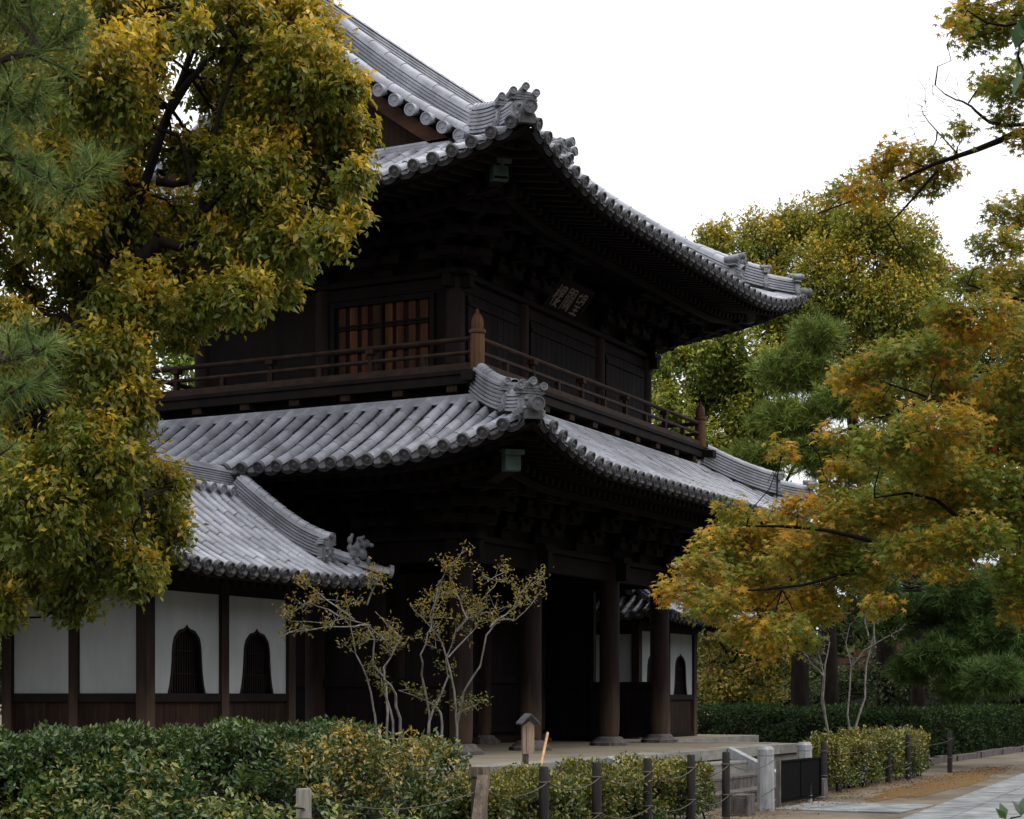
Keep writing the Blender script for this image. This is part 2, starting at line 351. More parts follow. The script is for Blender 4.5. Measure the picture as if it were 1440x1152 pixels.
def onigawara(mb, p, fwd, s=1., sticks=3):
    """ridge-end ogre tile: shouldered plate with raised border, bosses, curled feet and round tiles above"""
    p = V(p); fwd = V(fwd); fwd.z = 0; fwd.normalize(); sd = fwd.cross(V((0, 0, 1))).normalized(); up = V((0, 0, 1))
    out = [(-.30, -.06), (-.20, -.02), (.20, -.02), (.30, -.06), (.33, .06), (.25, .10), (.24, .30), (.17, .40), (0, .45), (-.17, .40), (-.24, .30), (-.25, .10), (-.33, .06)]
    sc_ = lambda k: [(x * s * k, (y - .2) * s * k + .2 * s) for x, y in out]
    mb.prism(sc_(1), p - fwd * .07 * s, sd, up, fwd, .13 * s)
    mb.prism(sc_(.82), p + fwd * .06 * s, sd, up, fwd, .03 * s)
    for x, y, r in ((0, .2, .085), (-.11, .29, .05), (.11, .29, .05), (-.13, .1, .05), (.13, .1, .05)):
        c = p + sd * x * s + up * y * s + fwd * .09 * s; n = 8
        vs = [c + (sd * math.cos(a) + up * math.sin(a)) * r * s * k + fwd * z * s for k, z in ((1, 0), (.75, .05), (.35, .075)) for a in [2 * math.pi * j / n for j in range(n)]]
        mb.add(vs, [(i * n + j, i * n + (j + 1) % n, (i + 1) * n + (j + 1) % n, (i + 1) * n + j) for i in range(2) for j in range(n)] + [tuple(range(2 * n, 3 * n))], True)
    for k in range(3):                                     # stepped coping under the round tiles
        mb.prism([(-.30 + k * .02, .40 + k * .05), (.30 - k * .02, .40 + k * .05), (.28 - k * .02, .435 + k * .05), (0, .475 + k * .05), (-.28 + k * .02, .435 + k * .05)], p - fwd * (.1 - .015 * k) * s, sd * s, up * s, fwd, .2 * s)
    pos = {3: ((-.25, .53, .26), (0, .62, .36), (.25, .53, .26)), 2: ((-.17, .55, .26), (.17, .57, .26)), 1: ((0, .58, .34),)}[sticks]
    for x, y, l in pos:
        a = p + sd * x * s + up * y * s - fwd * .16 * s; b = p + sd * x * s + up * (y + .015) * s + fwd * l * .62 * s
        mb.tube([a, b], [.07 * s, .075 * s], 10); tile_disc(mb, b, b - a, sd, .082 * s, .04)
JIT = random.Random(17)
class Roof:
    """one rectangular hip roof: centre (x0, y0), half sizes, eave height, profile a*t + b*t*t, corner lift"""
    def __init__(s, cx, cy, hx, hy, z0, a, b, lift, ls, pitch=.305):
        s.r = min(.078, pitch * .262)
        s.cx, s.cy, s.hx, s.hy, s.z0, s.a, s.b, s.lift, s.ls, s.pitch = cx, cy, hx, hy, z0, a, b, lift, ls, pitch
    def half(s, side): return s.hx if side in 'SN' else s.hy
    def z(s, side, q, t):
        e = max(0., 1 - (s.half(side) - abs(q)) / s.ls) if s.half(side) - abs(q) < s.ls else 0.
        k = max(0., 1 - t / (s.ls * 1.1)) ** 1.5
        e0 = max(0., 1 - max(0., s.half(side) - abs(q) - t * .0) / s.ls)
        return s.z0 + s.a * t + s.b * t * t + s.lift * e0 ** 2 * k
    def p(s, side, q, t, dz=0.):
        z = s.z(side, q, t) + dz
        if side == 'S': return V((s.cx + q, s.cy - s.hy + t, z))
        if side == 'N': return V((s.cx - q, s.cy + s.hy - t, z))
        if side == 'W': return V((s.cx - s.hx + t, s.cy - q, z))
        return V((s.cx + s.hx - t, s.cy + q, z))
    def frame(s, side, q, t):
        e = .02; a = s.p(side, q, t + e) - s.p(side, q, t - e); a.normalize()
        sd = s.p(side, q + e, t) - s.p(side, q - e, t); sd.normalize(); up = sd.cross(a)
        if up.z < 0: up = -up
        return a, sd, up
    def rows(s, side, tmax, mb, ends, gable=None, pans=None):
        h = s.half(side); n = int((2 * h - .3) / s.pitch); q0 = -n * s.pitch / 2
        TL = .34
        for k in range(n + 1):
            q = q0 + k * s.pitch
            T = min(tmax, h - abs(q) - .05) if gable is None or abs(q) > gable else tmax
            if T > .12:
                m = max(1, math.ceil(T / TL))
                for j in range(m):
                    t0, t1 = T * j / m, T * (j + 1) / m
                    a, sd, up = s.frame(side, q, (t0 + t1) / 2)
                    jq, jz = JIT.gauss(0, .005), JIT.gauss(0, .004)
                    half_tile(mb, s.p(side, q + jq, t0 - .02) + up * (.032 + jz), s.p(side, q + jq * .3, t1) + up * (.03 + jz * .4), sd, up, s.r, s.r * .965)
                a, sd, up = s.frame(side, q, 0)
                tile_disc(ends, s.p(side, q, -.035) + up * .03, -a, sd, s.r * 1.14)
            if k == n: break
            # pans between this row and the next
            qa, qb = q + s.r * .65, q + s.pitch - s.r * .65; qm = q + s.pitch / 2
            T = min(tmax, h - abs(qm) + .1) if gable is None or abs(qm) > gable else tmax
            m = max(1, math.ceil(T / .19))
            for j in range(m):
                t0, t1 = T * j / m - .01, T * (j + 1) / m; vs = []
                for t, o in ((t0, .018), (t1, .002), (t0, .0)):
                    for f, d in ((0, -.012), (.3, -.058), (.7, -.058), (1, -.012)): vs.append(s.p(side, qa + (qb - qa) * f, t, d + o))
                pans.add(vs, [(i, i + 1, 5 + i, 4 + i) for i in range(3)] + [(8 + i, 9 + i, 1 + i, i) for i in range(3)], True)
            # hanging eave pan tile: three stacked crescents
            a, sd, up = s.frame(side, qm, 0)
            for l in range(3):
                vs = []
                for t in (.02 + l * .015, .08):
                    for f in (0, .2, .4, .6, .8, 1):
                        x = 2 * f - 1; hang = -.055 - l * .022 - .042 * (1 - x * x)
                        vs += [s.p(side, qa - .03 + (qb - qa + .06) * f, t, hang + .042), s.p(side, qa - .03 + (qb - qa + .06) * f, t, hang + .012)]
                fs = []
                for i in range(5):
                    o = 2 * i; fs += [(o, o + 1, o + 3, o + 2), (12 + o, 12 + o + 2, 12 + o + 3, 12 + o + 1), (o, o + 2, 12 + o + 2, 12 + o), (o + 1, 12 + o + 1, 12 + o + 3, o + 3)]
                ends.add(vs, fs, False)
    def deck(s, sides, T, mb, thick=.1):
        """solid roof deck below the tiles"""
        for side, tmax in sides:
            h = s.half(side); n = 40
            for (dz, flip) in ((-.085, 0), (-.1 - thick * .5, 1)):
                vs = []; m = 6
                for j in range(m + 1):
                    t = .05 + (tmax - .05) * j / m
                    for i in range(n + 1):
                        q = -(h - min(t, 99)) + 2 * (h - t) * i / n; vs.append(s.p(side, q, t, dz))
                mb.add(vs, [(j * (n + 1) + i, j * (n + 1) + i + 1, (j + 1) * (n + 1) + i + 1, (j + 1) * (n + 1) + i) for j in range(m) for i in range(n)])
    def eaves(s, mb, soff, sides, depth, drop=.12, rise=.16, gap=.21):
        """fascia, soffit boards and two tiers of rafters under each side"""
        for side in sides:
            h = s.half(side); n = 60
            # fascia
            vs = []
            for i in range(n + 1):
                q = -h + .06 + (2 * h - .12) * i / n
                for t, d in ((.07, -.06), (.07, -.17), (.14, -.17), (.14, -.06)): vs.append(s.p(side, q, t, d))
            mb.add(vs, [(i * 4 + j, i * 4 + (j + 1) % 4, (i + 1) * 4 + (j + 1) % 4, (i + 1) * 4 + j) for i in range(n) for j in range(4)])
            # soffit
            vs = []; m = 5
            def sz(q, t): return s.z(side, q, 0) - drop + rise * t
            def sp(q, t, dz=0):
                p = s.p(side, q, t); return V((p.x, p.y, sz(q, t) + dz))
            for j in range(m + 1):
                t = .1 + (depth - .1) * j / m
                for i in range(n + 1): vs.append(sp(-(h - t) + 2 * (h - t) * i / n, t))
            soff.add(vs, [(j * (n + 1) + i, j * (n + 1) + i + 1, (j + 1) * (n + 1) + i + 1, (j + 1) * (n + 1) + i) for j in range(m) for i in range(n)])
            k = int(2 * h / gap)
            for i in range(1, k):
                q = -h + 2 * h * i / k; lim = h - abs(q)
                if lim < .25: continue
                mb.bar(sp(q, .17, -.05), sp(q, min(1.1, lim), -.05), .075, .09)
                if min(depth, lim) > 1.0: mb.bar(sp(q, .85, -.17), sp(q, min(depth, lim), -.17), .085, .11)
            for t, d in ((1.02, -.11), (.98, -.24)):
                if h - t > .3:
                    vs = []
                    for i in range(n + 1):
                        q = -(h - t) + 2 * (h - t) * i / n
                        for tt, dd in ((t, d), (t, d - .09), (t + .09, d - .09), (t + .09, d)): vs.append(sp(q * .999, tt, dd))
                    mb.add(vs, [(i * 4 + j, i * 4 + (j + 1) % 4, (i + 1) * 4 + (j + 1) % 4, (i + 1) * 4 + j) for i in range(n) for j in range(4)])
    def hip(s, sx, sy, t0, t1, n=12, dz=0.):
        """points along the hip from the corner (t0) inwards; sx, sy = -1/1"""
        out = []
        for i in range(n + 1):
            t = t0 + (t1 - t0) * i / n
            z = s.z0 + s.a * t + s.b * t * t + s.lift * max(0., 1 - t / s.ls) ** 2 * max(0., 1 - t / (s.ls * 1.1)) ** .5 + dz
            out.append(V((s.cx + sx * (s.hx - t), s.cy + sy * (s.hy - t), z)))
        return out

# ================================================================== GROUND, PATHS
g = MB(); g.add([(-400, -400, 0), (900, -400, 0), (900, 900, 0), (-400, 900, 0)], [(0, 1, 2, 3)]); tag(g.build('ground', M['earth']), kind='structure')
def slabs(mb, x0, x1, yf0, yf1, sx, sy, z, rng, gap=.007):
    """courses of paving slabs between the lines y = yf0(x) and yf1(x)"""
    ny = max(1, int(round(abs(yf1(x0) - yf0(x0)) / sy)))
    for j in range(ny):
        x = x0 + rng.uniform(0, sx)
        xs = [x0]
        while x < x1: xs.append(x); x += sx * rng.uniform(.75, 1.25)
        xs.append(x1)
        for a, b in zip(xs[:-1], xs[1:]):
            if b - a < .06: continue
            def Y(xx, f): return yf0(xx) + (yf1(xx) - yf0(xx)) * f
            f0, f1 = j / ny, (j + 1) / ny; g_ = gap / abs(yf1(x0) - yf0(x0)); zz = z + rng.uniform(-.004, .004)
            mb.hex([(a + gap, Y(a, f0 + g_), z - .05), (b - gap, Y(b, f0 + g_), z - .05), (b - gap, Y(b, f1 - g_), z - .05), (a + gap, Y(a, f1 - g_), z - .05),
                    (a + gap, Y(a, f0 + g_), zz), (b - gap, Y(b, f0 + g_), zz), (b - gap, Y(b, f1 - g_), zz), (a + gap, Y(a, f1 - g_), zz)])
rs = random.Random(3)
edge = lambda x: -6.44 + .083 * x
p = MB(); slabs(p, -22, 60, lambda x: edge(x) - 3.6, edge, 1.1, .6, .022, rs); tag(p.build('stone_path', M['paving']), kind='structure')
p = MB()
for j in range(3):
    y0 = -4.62 - j * .62; y1 = max(y0 - .605, edge(-2) + .02)
    for x0, x1 in ((-3.0, -2.05), (-2.03, -.95)): p.box(x0 + rs.uniform(-.02, .02), x1, y1, y0, -.03, .020 + rs.uniform(-.003, .003))
tag(p.build('approach_path', M['paving']), kind='structure')
rng = np.random.default_rng(5)
def patch(name, m, outline, z, n=64):
    b = MB(); b.add([(x, y, z) for x, y in outline], [tuple(range(len(outline)))]); return b.build(name, m)
ol = []
for i in range(240):
    a = 2 * math.pi * i / 240; r = 1 + .12 * math.sin(3 * a + 1) + .08 * math.sin(7 * a) + .05 * math.sin(13 * a) + .05 * math.sin(29 * a + 1) + .04 * math.sin(41 * a)
    ol.append((7.0 + 7.2 * r * math.cos(a), -4.92 + .07 * (7.2 * math.cos(a)) + .5 * r * math.sin(a)))
tag(patch('moss', M['moss'], ol, .005), 'orange brown dry moss spread along the hedge foot', 'moss', kind='stuff')
k = MB()
for i in range(26):
    x = 12 + i * .95; k.box(x, x + .93, -2.62 + .06 * (i % 3) * .3, -2.42, -.02, .16 + rs.uniform(-.02, .02))
tag(k.build('kerb', M['stone_d']), kind='structure')

# ================================================================== STONE PLATFORM AND STEPS
PZ = .77
pf = thing('stone_platform', (0, -2.7, 0), 'low stone terrace with pale edge carrying the dark timber gate', 'platform')
b = MB(); b.box(-13, 4.38, -2.45, 8.2, 0, PZ - .004); b.box(4.38, 11.2, .62, 6.4, 0, PZ - .006); b.build('core', M['sand'], pf)
b = MB()
for x in np.arange(-13.0, 4.5, 1.35):                       # edge slabs and two facing courses along the front
    x1 = min(x + 1.335, 4.6)
    b.box(x, x1, -2.68, -2.2, PZ - .16, PZ + rs.uniform(0, .006))
    for z0, z1 in ((.0, .3), (.31, PZ - .17)): b.box(x + .3 * (z0 > 0), min(x1 + .3 * (z0 > 0), 4.56), -2.62, -2.46, z0, z1)
for y in np.arange(-2.19, .6, 1.2):
    b.box(4.12, 4.6, y, min(y + 1.185, .62), PZ - .16, PZ + rs.uniform(0, .006))
    for z0, z1 in ((.0, .3), (.31, PZ - .17)): b.box(4.39, 4.55, y, min(y + 1.185, .6), z0, z1)
b.build('edge_stone', M['stone'], pf)
for i, (x0, x1, y0, y1) in enumerate(((4.62, 11.3, .5, .62), (11.2, 11.32, .62, 6.4))):
    b = MB(); b.box(x0, x1, y0, y1, 0, PZ - .008); b.build('side_wall', M['stone'], pf)
st = thing('stone_steps', (-2, -3.4, 0), 'short flight of weathered stone steps up to the terrace', 'steps')
for i in range(3):
    z1 = .585 - .195 * i; b = MB()
    for a, c in ((-4.4, -2.9), (-2.885, -1.2), (-1.185, .35)):
        b.box(a, c, -2.69 - .35 * (i + 1), -2.69 - .35 * i + .02 * (i > 0), 0, z1 - .035); b.box(a + .003, c - .003, -2.70 - .35 * (i + 1), -2.69 - .35 * i, z1 - .035, z1)
    b.build('step', M['stone_d' if i > 0 else 'stone'], st)
for x in (-4.66, .36):
    b = MB(); ol_ = [(0, PZ + .03), (0, PZ - .14), (1.22, 0.0), (1.42, 0.0), (1.42, .12)]
    b.prism([(q[0], q[1]) for q in ol_], (x, -2.70, 0), (0, -1, 0), (0, 0, 1), (1, 0, 0), .25); b.build('side_curb', M['stone_l'], st)

# ================================================================== THE GATE
gate = thing('temple_gate', (0, 2.6, PZ), 'two storey dark timber temple gate with grey tiled hipped roofs', 'temple gate')
GX = (-4.0, -1.61, 1.61, 4.0); GY = (0.0, 2.6, 5.2)
for y in GY:
    for x in GX:
        b = MB(); b.lathe((x, y, PZ), [(.36, -.02), (.36, .05), (.31, .07), (.29, .10)], 8, False, R(22.5)); b.lathe((x, y, PZ), [(.26, .10), (.24, .14), (.20, .16)], 16); b.build('base_stone', M['stone_d'], gate)
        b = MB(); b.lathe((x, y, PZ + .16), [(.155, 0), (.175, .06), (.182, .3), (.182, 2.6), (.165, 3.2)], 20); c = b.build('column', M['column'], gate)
# tie beams, low walls, inner doors
b = MB()
for y in GY:
    for z0, z1, w_ in ((3.72, 4.02, .15), (4.03, 4.12, .34), (3.2, 3.4, .11)):
        if z0 == 3.2 and y == 0: continue
        b.box(-4.35, 4.35, y - w_ / 2, y + w_ / 2, z0 + .002 * y, z1 + .002 * y)
for x in GX:
    for z0, z1, w_ in ((3.715, 4.015, .148), (4.031, 4.124, .33)): b.box(x - w_ / 2, x + w_ / 2, -.36, 5.56, z0 + .003, z1 + .004)
    if abs(x) > 3: b.box(x - .07, x + .07, 0, 5.2, 1.80, 1.93); b.box(x - .07, x + .07, 0, 5.2, .86, 1.0)
b.build('tie_beam', M['wood'], gate)
for x in (-4, 4):
    b = MB(); y = .2
    while y < 5.0: b.box(x - .03, x + .03, y, y + .196, .98, 1.82); y += .2
    b.build('low_wall', M['wood'], gate)
for x0, x1 in zip(GX[:-1], GX[1:]):
    b = MB(); xm = (x0 + x1) / 2
    for a, c in ((x0 + .2, xm - .01), (xm + .01, x1 - .2)):
        x = a
        while x < c - .02: b.box(x, min(x + .2, c), 2.57, 2.63, PZ + .12, 3.26); x += .203
        for z in (PZ + .2, 1.9, 3.0): b.box(a, c, 2.52, 2.565, z, z + .12)
    b.build('door', M['wood'], gate)
    b = MB(); b.box(x0 + .18, x1 - .18, 2.5, 2.7, PZ, PZ + .12); b.build('threshold', M['wood2'], gate)
for x in (-4, 4):
    b = MB(); b.box(x - .06, x + .06, 1.36, 1.46, PZ, 3.72)
    y = 1.47
    while y < 5.0: b.box(x - .028, x + .028, y, min(y + .219, 5.03), PZ, 3.74); y += .22
    b.build('side_wall', M['wood'], gate)
b = MB()
for x0, x1 in zip(GX[:-1], GX[1:]): b.box(x0 + .17, x1 - .17, 2.571, 2.62, 3.34, 3.75)
b.build('transom', M['wood'], gate)
b = MB(); b.box(-3.9, 3.9, .2, 5.0, 4.16, 4.2); b.build('ceiling', M['wood'], gate)
# bracket sets under both eaves
def bracket_set(x, y, dx, dy, z, steps=3, rise=.2, reach=.36):
    m_ = MB(); d = V((dx, dy, 0)); dl = d.length; d.normalize(); s_ = V((-d.y, d.x, 0))
    m_.bar((x, y, z), (x, y, z + .16), .34, .34, (d.x, d.y, 0))
    for i in range(steps):
        zz = z + .13 + i * rise; r_ = reach * (i + 1) * (1.38 if dl > 1.1 else 1)
        m_.bar(V((x, y, zz + .06)) - d * .25, V((x, y, zz + .06)) + d * (r_ + .12), .12, .13)
        for rr in (0, r_):
            c = V((x, y, zz + .06)) + d * rr
            m_.bar(c - s_ * .42, c + s_ * .42, .11, .12)
            for q in (-.36, 0, .36): m_.bar(c + s_ * q + V((0, 0, .07)), c + s_ * q + V((0, 0, .15)), .17, .17)
    return m_
def ring_positions(xs, ys):
    out = []
    for x in xs:
        out += [(x, ys[0], 0, -1), (x, ys[-1], 0, 1)]
    for y in ys: out += [(xs[0], y, -1, 0), (xs[-1], y, 1, 0)]
    for x in (xs[0], xs[-1]):
        for y in (ys[0], ys[-1]): out.append((x, y, -1 if x < 0 else 1, -1 if y == ys[0] else 1))
    return out
lx = [GX[0], -2.8, GX[1], 0, GX[2], 2.8, GX[3]]; ly = [0, 1.3, 2.6, 3.9, 5.2]
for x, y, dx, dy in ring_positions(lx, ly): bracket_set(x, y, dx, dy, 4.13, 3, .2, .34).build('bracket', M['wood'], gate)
b = MB()
b.box(-4.06, 4.06, -.06, .06, 4.12, 5.3); b.box(-4.06, 4.06, 5.14, 5.26, 4.12, 5.3)
b.box(-4.062, -3.94, .06, 5.14, 4.12, 5.3); b.box(3.94, 4.062, .06, 5.14, 4.12, 5.3); b.build('frieze_wall', M['wood'], gate)
b = MB()
for o, z in ((1.02, 4.83), (.34, 4.62)):
    b.box(-4 - o - .5, 4 + o + .5, -o - .07, -o + .07, z, z + .15); b.box(-4 - o - .5, 4 + o + .5, 5.2 + o - .07, 5.2 + o + .07, z, z + .15)
    b.box(-4 - o - .07, -4 - o + .07, -o - .5, 5.2 + o + .5, z + .004, z + .146); b.box(4 + o - .07, 4 + o + .07, -o - .5, 5.2 + o + .5, z + .004, z + .146)
b.build('eave_purlin', M['wood'], gate)

# ---- lower roof
LR = Roof(0, 2.6, 6.42, 5.05, 4.95, .485, .06, .5, 2.7)
b = MB(); ens = []
pn = MB()
for s_ in 'SWEN': en = MB(); ens.append(en); LR.rows(s_, 1.78, b, en, None, pn)
lroof = b.build('lower_roof', M['tile'], gate); pn.build('channel_tile', M['pan'], lroof)
for en in ens: en.build('eave_tile', M['tile_end'], lroof)
b = MB(); LR.deck([(s_, 1.8) for s_ in 'SWEN'], 1.8, b); b.build('roof_deck', M['wood'], lroof)
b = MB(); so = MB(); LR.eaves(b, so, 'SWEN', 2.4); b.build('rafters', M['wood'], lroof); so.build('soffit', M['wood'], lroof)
# flat ridge-tile strip where the roof meets the balcony
NB = 4.675; NY = .675
b = MB()
for i in range(3):
    z = 5.965 + i * .05; o = .03 * (2 - i) + .03; th = .034
    b.box(-NB - o, NB + o, -NY - o, -NY + .2, z, z + th); b.box(-NB - o, NB + o, 5.2 + NY - .2, 5.2 + NY + o, z, z + th)
    b.box(-NB - o, -NB + .2, -NY + .2, 5.2 + NY - .2, z, z + th - .001); b.box(NB - .2, NB + o, -NY + .2, 5.2 + NY - .2, z, z + th - .001)
    if i < 2:
        o -= .035; z += .03
        b.box(-NB - o, NB + o, -NY - o, -NY + .19, z, z + .022); b.box(-NB - o, NB + o, 5.2 + NY - .19, 5.2 + NY + o, z, z + .022)
        b.box(-NB - o, -NB + .19, -NY + .2, 5.2 + NY - .2, z, z + .021); b.box(NB - .19, NB + o, -NY + .2, 5.2 + NY - .2, z, z + .021)
b.build('flashing_tile', M['tile'], lroof)
def hip_ridges(roof, parent, splits, t_in, w_=.30, h=.23):
    for sx in (-1, 1):
        for sy in (-1, 1):
            b = MB(); H = roof.hip(sx, sy, .06, t_in, 14, .05)
            i0 = splits
            fw = (sx, sy, 0)
            # inner, taller stage and outer, lower stage
            sweep_ridge(b, H[i0:], w_, h + .1, 6); sweep_ridge(b, H[1:i0 + 2], w_ * .92, h - .03, 4)
            mm = b.build('hip_ridge', M['tile'], parent)
            o = MB(); onigawara(o, H[i0] + V((0, 0, .02)), fw, .64, 2); o.build('ridge_end_tile', M['oni'], mm)
            o = MB(); onigawara(o, H[1] + V((0, 0, -.05)), fw, .66, 3); o.build('ridge_end_tile', M['oni'], mm)
            e = MB(); e.bar(roof.hip(sx, sy, .02, .5, 2, -.03)[0], roof.hip(sx, sy, .02, .5, 2, -.03)[-1], .22, .12); tip = roof.hip(sx, sy, -.06, .4, 3, .05)
            d_ = (tip[0] - tip[-1]); e.tube([tip[-1] + V((0, 0, .02)), tip[0] + V((0, 0, .05))], [.088, .092], 14)
            tile_disc(e, tip[0] + V((0, 0, .05)), d_, (sy, -sx, 0), .10)
            e.build('corner_tile', M['tile_end'], mm)
hip_ridges(LR, lroof, 5, 1.85)
# hip rafters with green copper caps
def hip_rafter(parent, ox, oy, s1, z0, z1, capl=.24):
    for sx in (-1, 1):
        for sy in (-1, 1):
            yb = 2.6 + sy * oy; d = V((sx, sy, 0)).normalized()
            a = V((sx * ox, yb, z0)); e = V((sx * (ox + s1), yb + sy * s1, z1))
            b = MB(); b.bar(a, e, .2, .26); hr = b.build('hip_rafter', M['wood'], parent)
            b = MB(); b.bar(e - d * .16, e + d * .012, .225, .285); b.bar(e - d * .17 + V((0, 0, .165)), e + d * .10 + V((0, 0, .10)), .28, .07); b.build('copper_cap', M['copper'], hr)
hip_rafter(gate, 4.0, 2.6, 1.78, 4.72, 4.92)

# ---- balcony
bal = MB(); BX, BY = 4.6, .6
bal.box(-4.72, 4.72, -.72, 5.92, 6.40, 6.46)
for x in (-BX, BX): bal.box(x - .09, x + .09, -.9, 6.1, 6.26, 6.398)
for y in (-BY, 5.2 + BY): bal.box(-4.95, 4.95, y - .088, y + .088, 6.262, 6.396)
bal.box(-4.45, 4.45, -.45, 5.65, 5.9, 6.26)
balc = bal.build('balcony', M['wood'], gate)
js = [(x - .09, x + .09, y, y + .2, 6.16, 6.258) for x in np.arange(-4.2, 4.3, .93) for y in (-.66, 5.66)]
js += [(x, x + .2, y - .09, y + .09, 6.159, 6.257) for y in np.arange(-.2, 5.6, .93) for x in (-4.66, 4.46)]
for q in js: b = MB(); b.box(*q); b.build('joist_end', M['wood2'], balc)
def rail_run(a, c, nm):
    b = MB(); a, c = V(a), V(c)
    for z, r_ in ((6.93, .04), (6.73, .032)): b.tube([a + V((0, 0, z)), c + V((0, 0, z))], r_, 8)
    b.bar(a + V((0, 0, 6.52)), c + V((0, 0, 6.52)), .09, .11)
    b.build('handrail', M['rail'], balc)
    L = (c - a).length; n = round(L / .93)
    for i in range(1, n):
        q = a.lerp(c, i / n); b = MB(); b.bar(q + V((0, 0, 6.56)), q + V((0, 0, 6.72)), .075, .075, (1, 0, 0))
        if i % 2 == 0:
            b.bar(q + V((0, 0, 6.74)), q + V((0, 0, 6.85)), .06, .06, (1, 0, 0)); b.bar(q + V((0, 0, 6.84)), q + V((0, 0, 6.91)), .13, .13, (1, 0, 0))
        b.build('rail_post', M['wood2'], balc)
for y in (-BY, 5.2 + BY): rail_run((-BX, y, 0), (BX, y, 0), 'x')
for x in (-BX, BX): rail_run((x, -BY, 0), (x, 5.2 + BY, 0), 'y')
for x in (-BX, BX):
    for y in (-BY, 5.2 + BY):
        b = MB(); b.lathe((x, y, 6.42), [(.108, 0), (.108, .56), (.10, .575)], 14)
        b.lathe((x, y, 6.995), [(.125, 0), (.13, .03), (.12, .055), (.085, .06), (.095, .12), (.088, .2), (.06, .27), (.025, .31), (.028, .335), (.005, .37)], 14)
        b.build('corner_post', M['post'], balc)

# ---- upper storey
UX, UY0, UY1 = 3.77, .23, 4.97
b = MB()
for x0, x1, yy in ((-UX, UX, UY0), (-UX, UX, UY1)): b.box(x0, x1, yy - .05, yy + .05, 6.2, 9.3)
for xx in (-UX, UX): b.box(xx - .05, xx + .05, UY0 + .05, UY1 - .05, 6.2, 9.301)
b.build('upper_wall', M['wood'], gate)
UXS = (-UX, -1.55, 1.55, UX); UYS = (UY0, 2.6, UY1)
for x in UXS:
    for y in UYS:
        if abs(x) < 3 and y == 2.6: continue
        b = MB(); b.lathe((x, y, 6.3), [(.15, 0), (.15, 1.75), (.13, 1.85)], 16); b.build('upper_column', M['column'], gate)
b = MB()
for z0, z1, w_ in ((7.9, 8.08, .14), (8.09, 8.17, .32), (6.6, 6.72, .16)):
    for y in (UY0, UY1): b.box(-UX - .3, UX + .3, y - w_ / 2, y + w_ / 2, z0, z1)
    for x in (-UX, UX): b.box(x - w_ / 2, x + w_ / 2, UY0 - .3, UY1 + .3, z0 + .003, z1 + .003)
b.build('upper_tie_beam', M['wood'], gate)
# lattice shutters, side bays
def lattice(x, y0, y1, sgn):
    b = MB(); n = 8; w_ = (y1 - y0) / n
    for i in range(n): b.box(x + sgn * .052, x + sgn * .075, y0 + (i + .2 + .04 * (i % 3)) * w_, y0 + (i + .86 - .05 * (i % 2)) * w_, 6.46, 7.79)
    o = b.build('lattice_window', M['shutter'], gate)
    f = MB()
    for y in (y0 - .05, (y0 + y1) / 2, y1 + .05): f.box(x + sgn * .05, x + sgn * .13, y - (.035 if abs(y - (y0 + y1) / 2) > .1 else .016), y + (.035 if abs(y - (y0 + y1) / 2) > .1 else .016), 6.46, 7.86)
    for z in (6.46, 7.79): f.box(x + sgn * .05, x + sgn * .128, y0 - .015, y1 + .015, z, z + .06)
    for z in (6.7, 7.05, 7.1, 7.42, 7.47): f.box(x + sgn * .076, x + sgn * .1, y0 - .015, y1 + .015, z, z + .03)
    f.build('window_frame', M['wood'], o)
for x, sgn in ((-UX, -1), (UX, 1)): lattice(x, .62, 2.32, sgn)
for x0, x1 in ((-3.5, -1.8), (-1.3, 1.3), (1.8, 3.5)):
    b = MB(); x = x0
    while x < x1 - .05: b.box(x, x + .19, UY0 - .085, UY0 - .052, 6.74, 7.86); x += .2
    for z in (6.8, 7.25, 7.7): b.box(x0, x1, UY0 - .11, UY0 - .087, z, z + .06)
    b.build('upper_door', M['wood'], gate)
for x, y, dx, dy in ring_positions([-UX, -2.66, -1.55, 0, 1.55, 2.66, UX], [UY0, 1.41, 2.6, 3.79, UY1]):
    if x == 0 and y == UY0: continue                       # the plaque hangs here
    bracket_set(x, y, dx, dy, 8.18, 3, .2, .36).build('bracket', M['wood'], gate)
b = MB()
for o, z in ((1.08, 8.84), (.36, 8.62)):
    [b.box(xa, xb, UY0 - o - .07, UY0 - o + .07, z, z + .15) for xa, xb in (((-UX - o - .5, UX + o + .5),) if o > 1 else ((-UX - o - .5, -1.15), (.85, UX + o + .5)))]; b.box(-UX - o - .5, UX + o + .5, UY1 + o - .07, UY1 + o + .07, z, z + .15)
    for sg in (-1, 1): b.box(sg * (UX + o) - .07, sg * (UX + o) + .07, UY0 - o - .5, UY1 + o + .5, z + .004, z + .146)
b.build('eave_purlin', M['wood'], gate)

# ---- upper roof (hip-and-gable)
UR = Roof(0, 2.6, 6.18, 4.82, 8.93, .46, .043, .58, 3.2)
GT = 1.5; GXE = 4.68
b = MB(); ens = []
pn = MB()
for s_ in 'SN': en = MB(); ens.append(en); UR.rows(s_, 4.8, b, en, GXE, pn)
for s_ in 'WE': en = MB(); ens.append(en); UR.rows(s_, GT + .06, b, en, None, pn)
uroof = b.build('upper_roof', M['tile'], gate); pn.build('channel_tile', M['pan'], uroof)
for en in ens: en.build('eave_tile', M['tile_end'], uroof)
b = MB(); UR.deck([(s_, GT) for s_ in 'SWEN'], GT, b)
for side in 'SN':
    vs = []
    for dz in (-.085, -.15):
        for j in range(13):
            t = GT + (4.82 - GT) * j / 12
            for q in (-GXE, GXE): vs.append(UR.p(side, q, t, dz))
    b.add(vs, [(2 * j, 2 * j + 1, 2 * j + 3, 2 * j + 2) for j in range(12)] + [(26 + 2 * j, 27 + 2 * j, 29 + 2 * j, 28 + 2 * j) for j in range(12)])
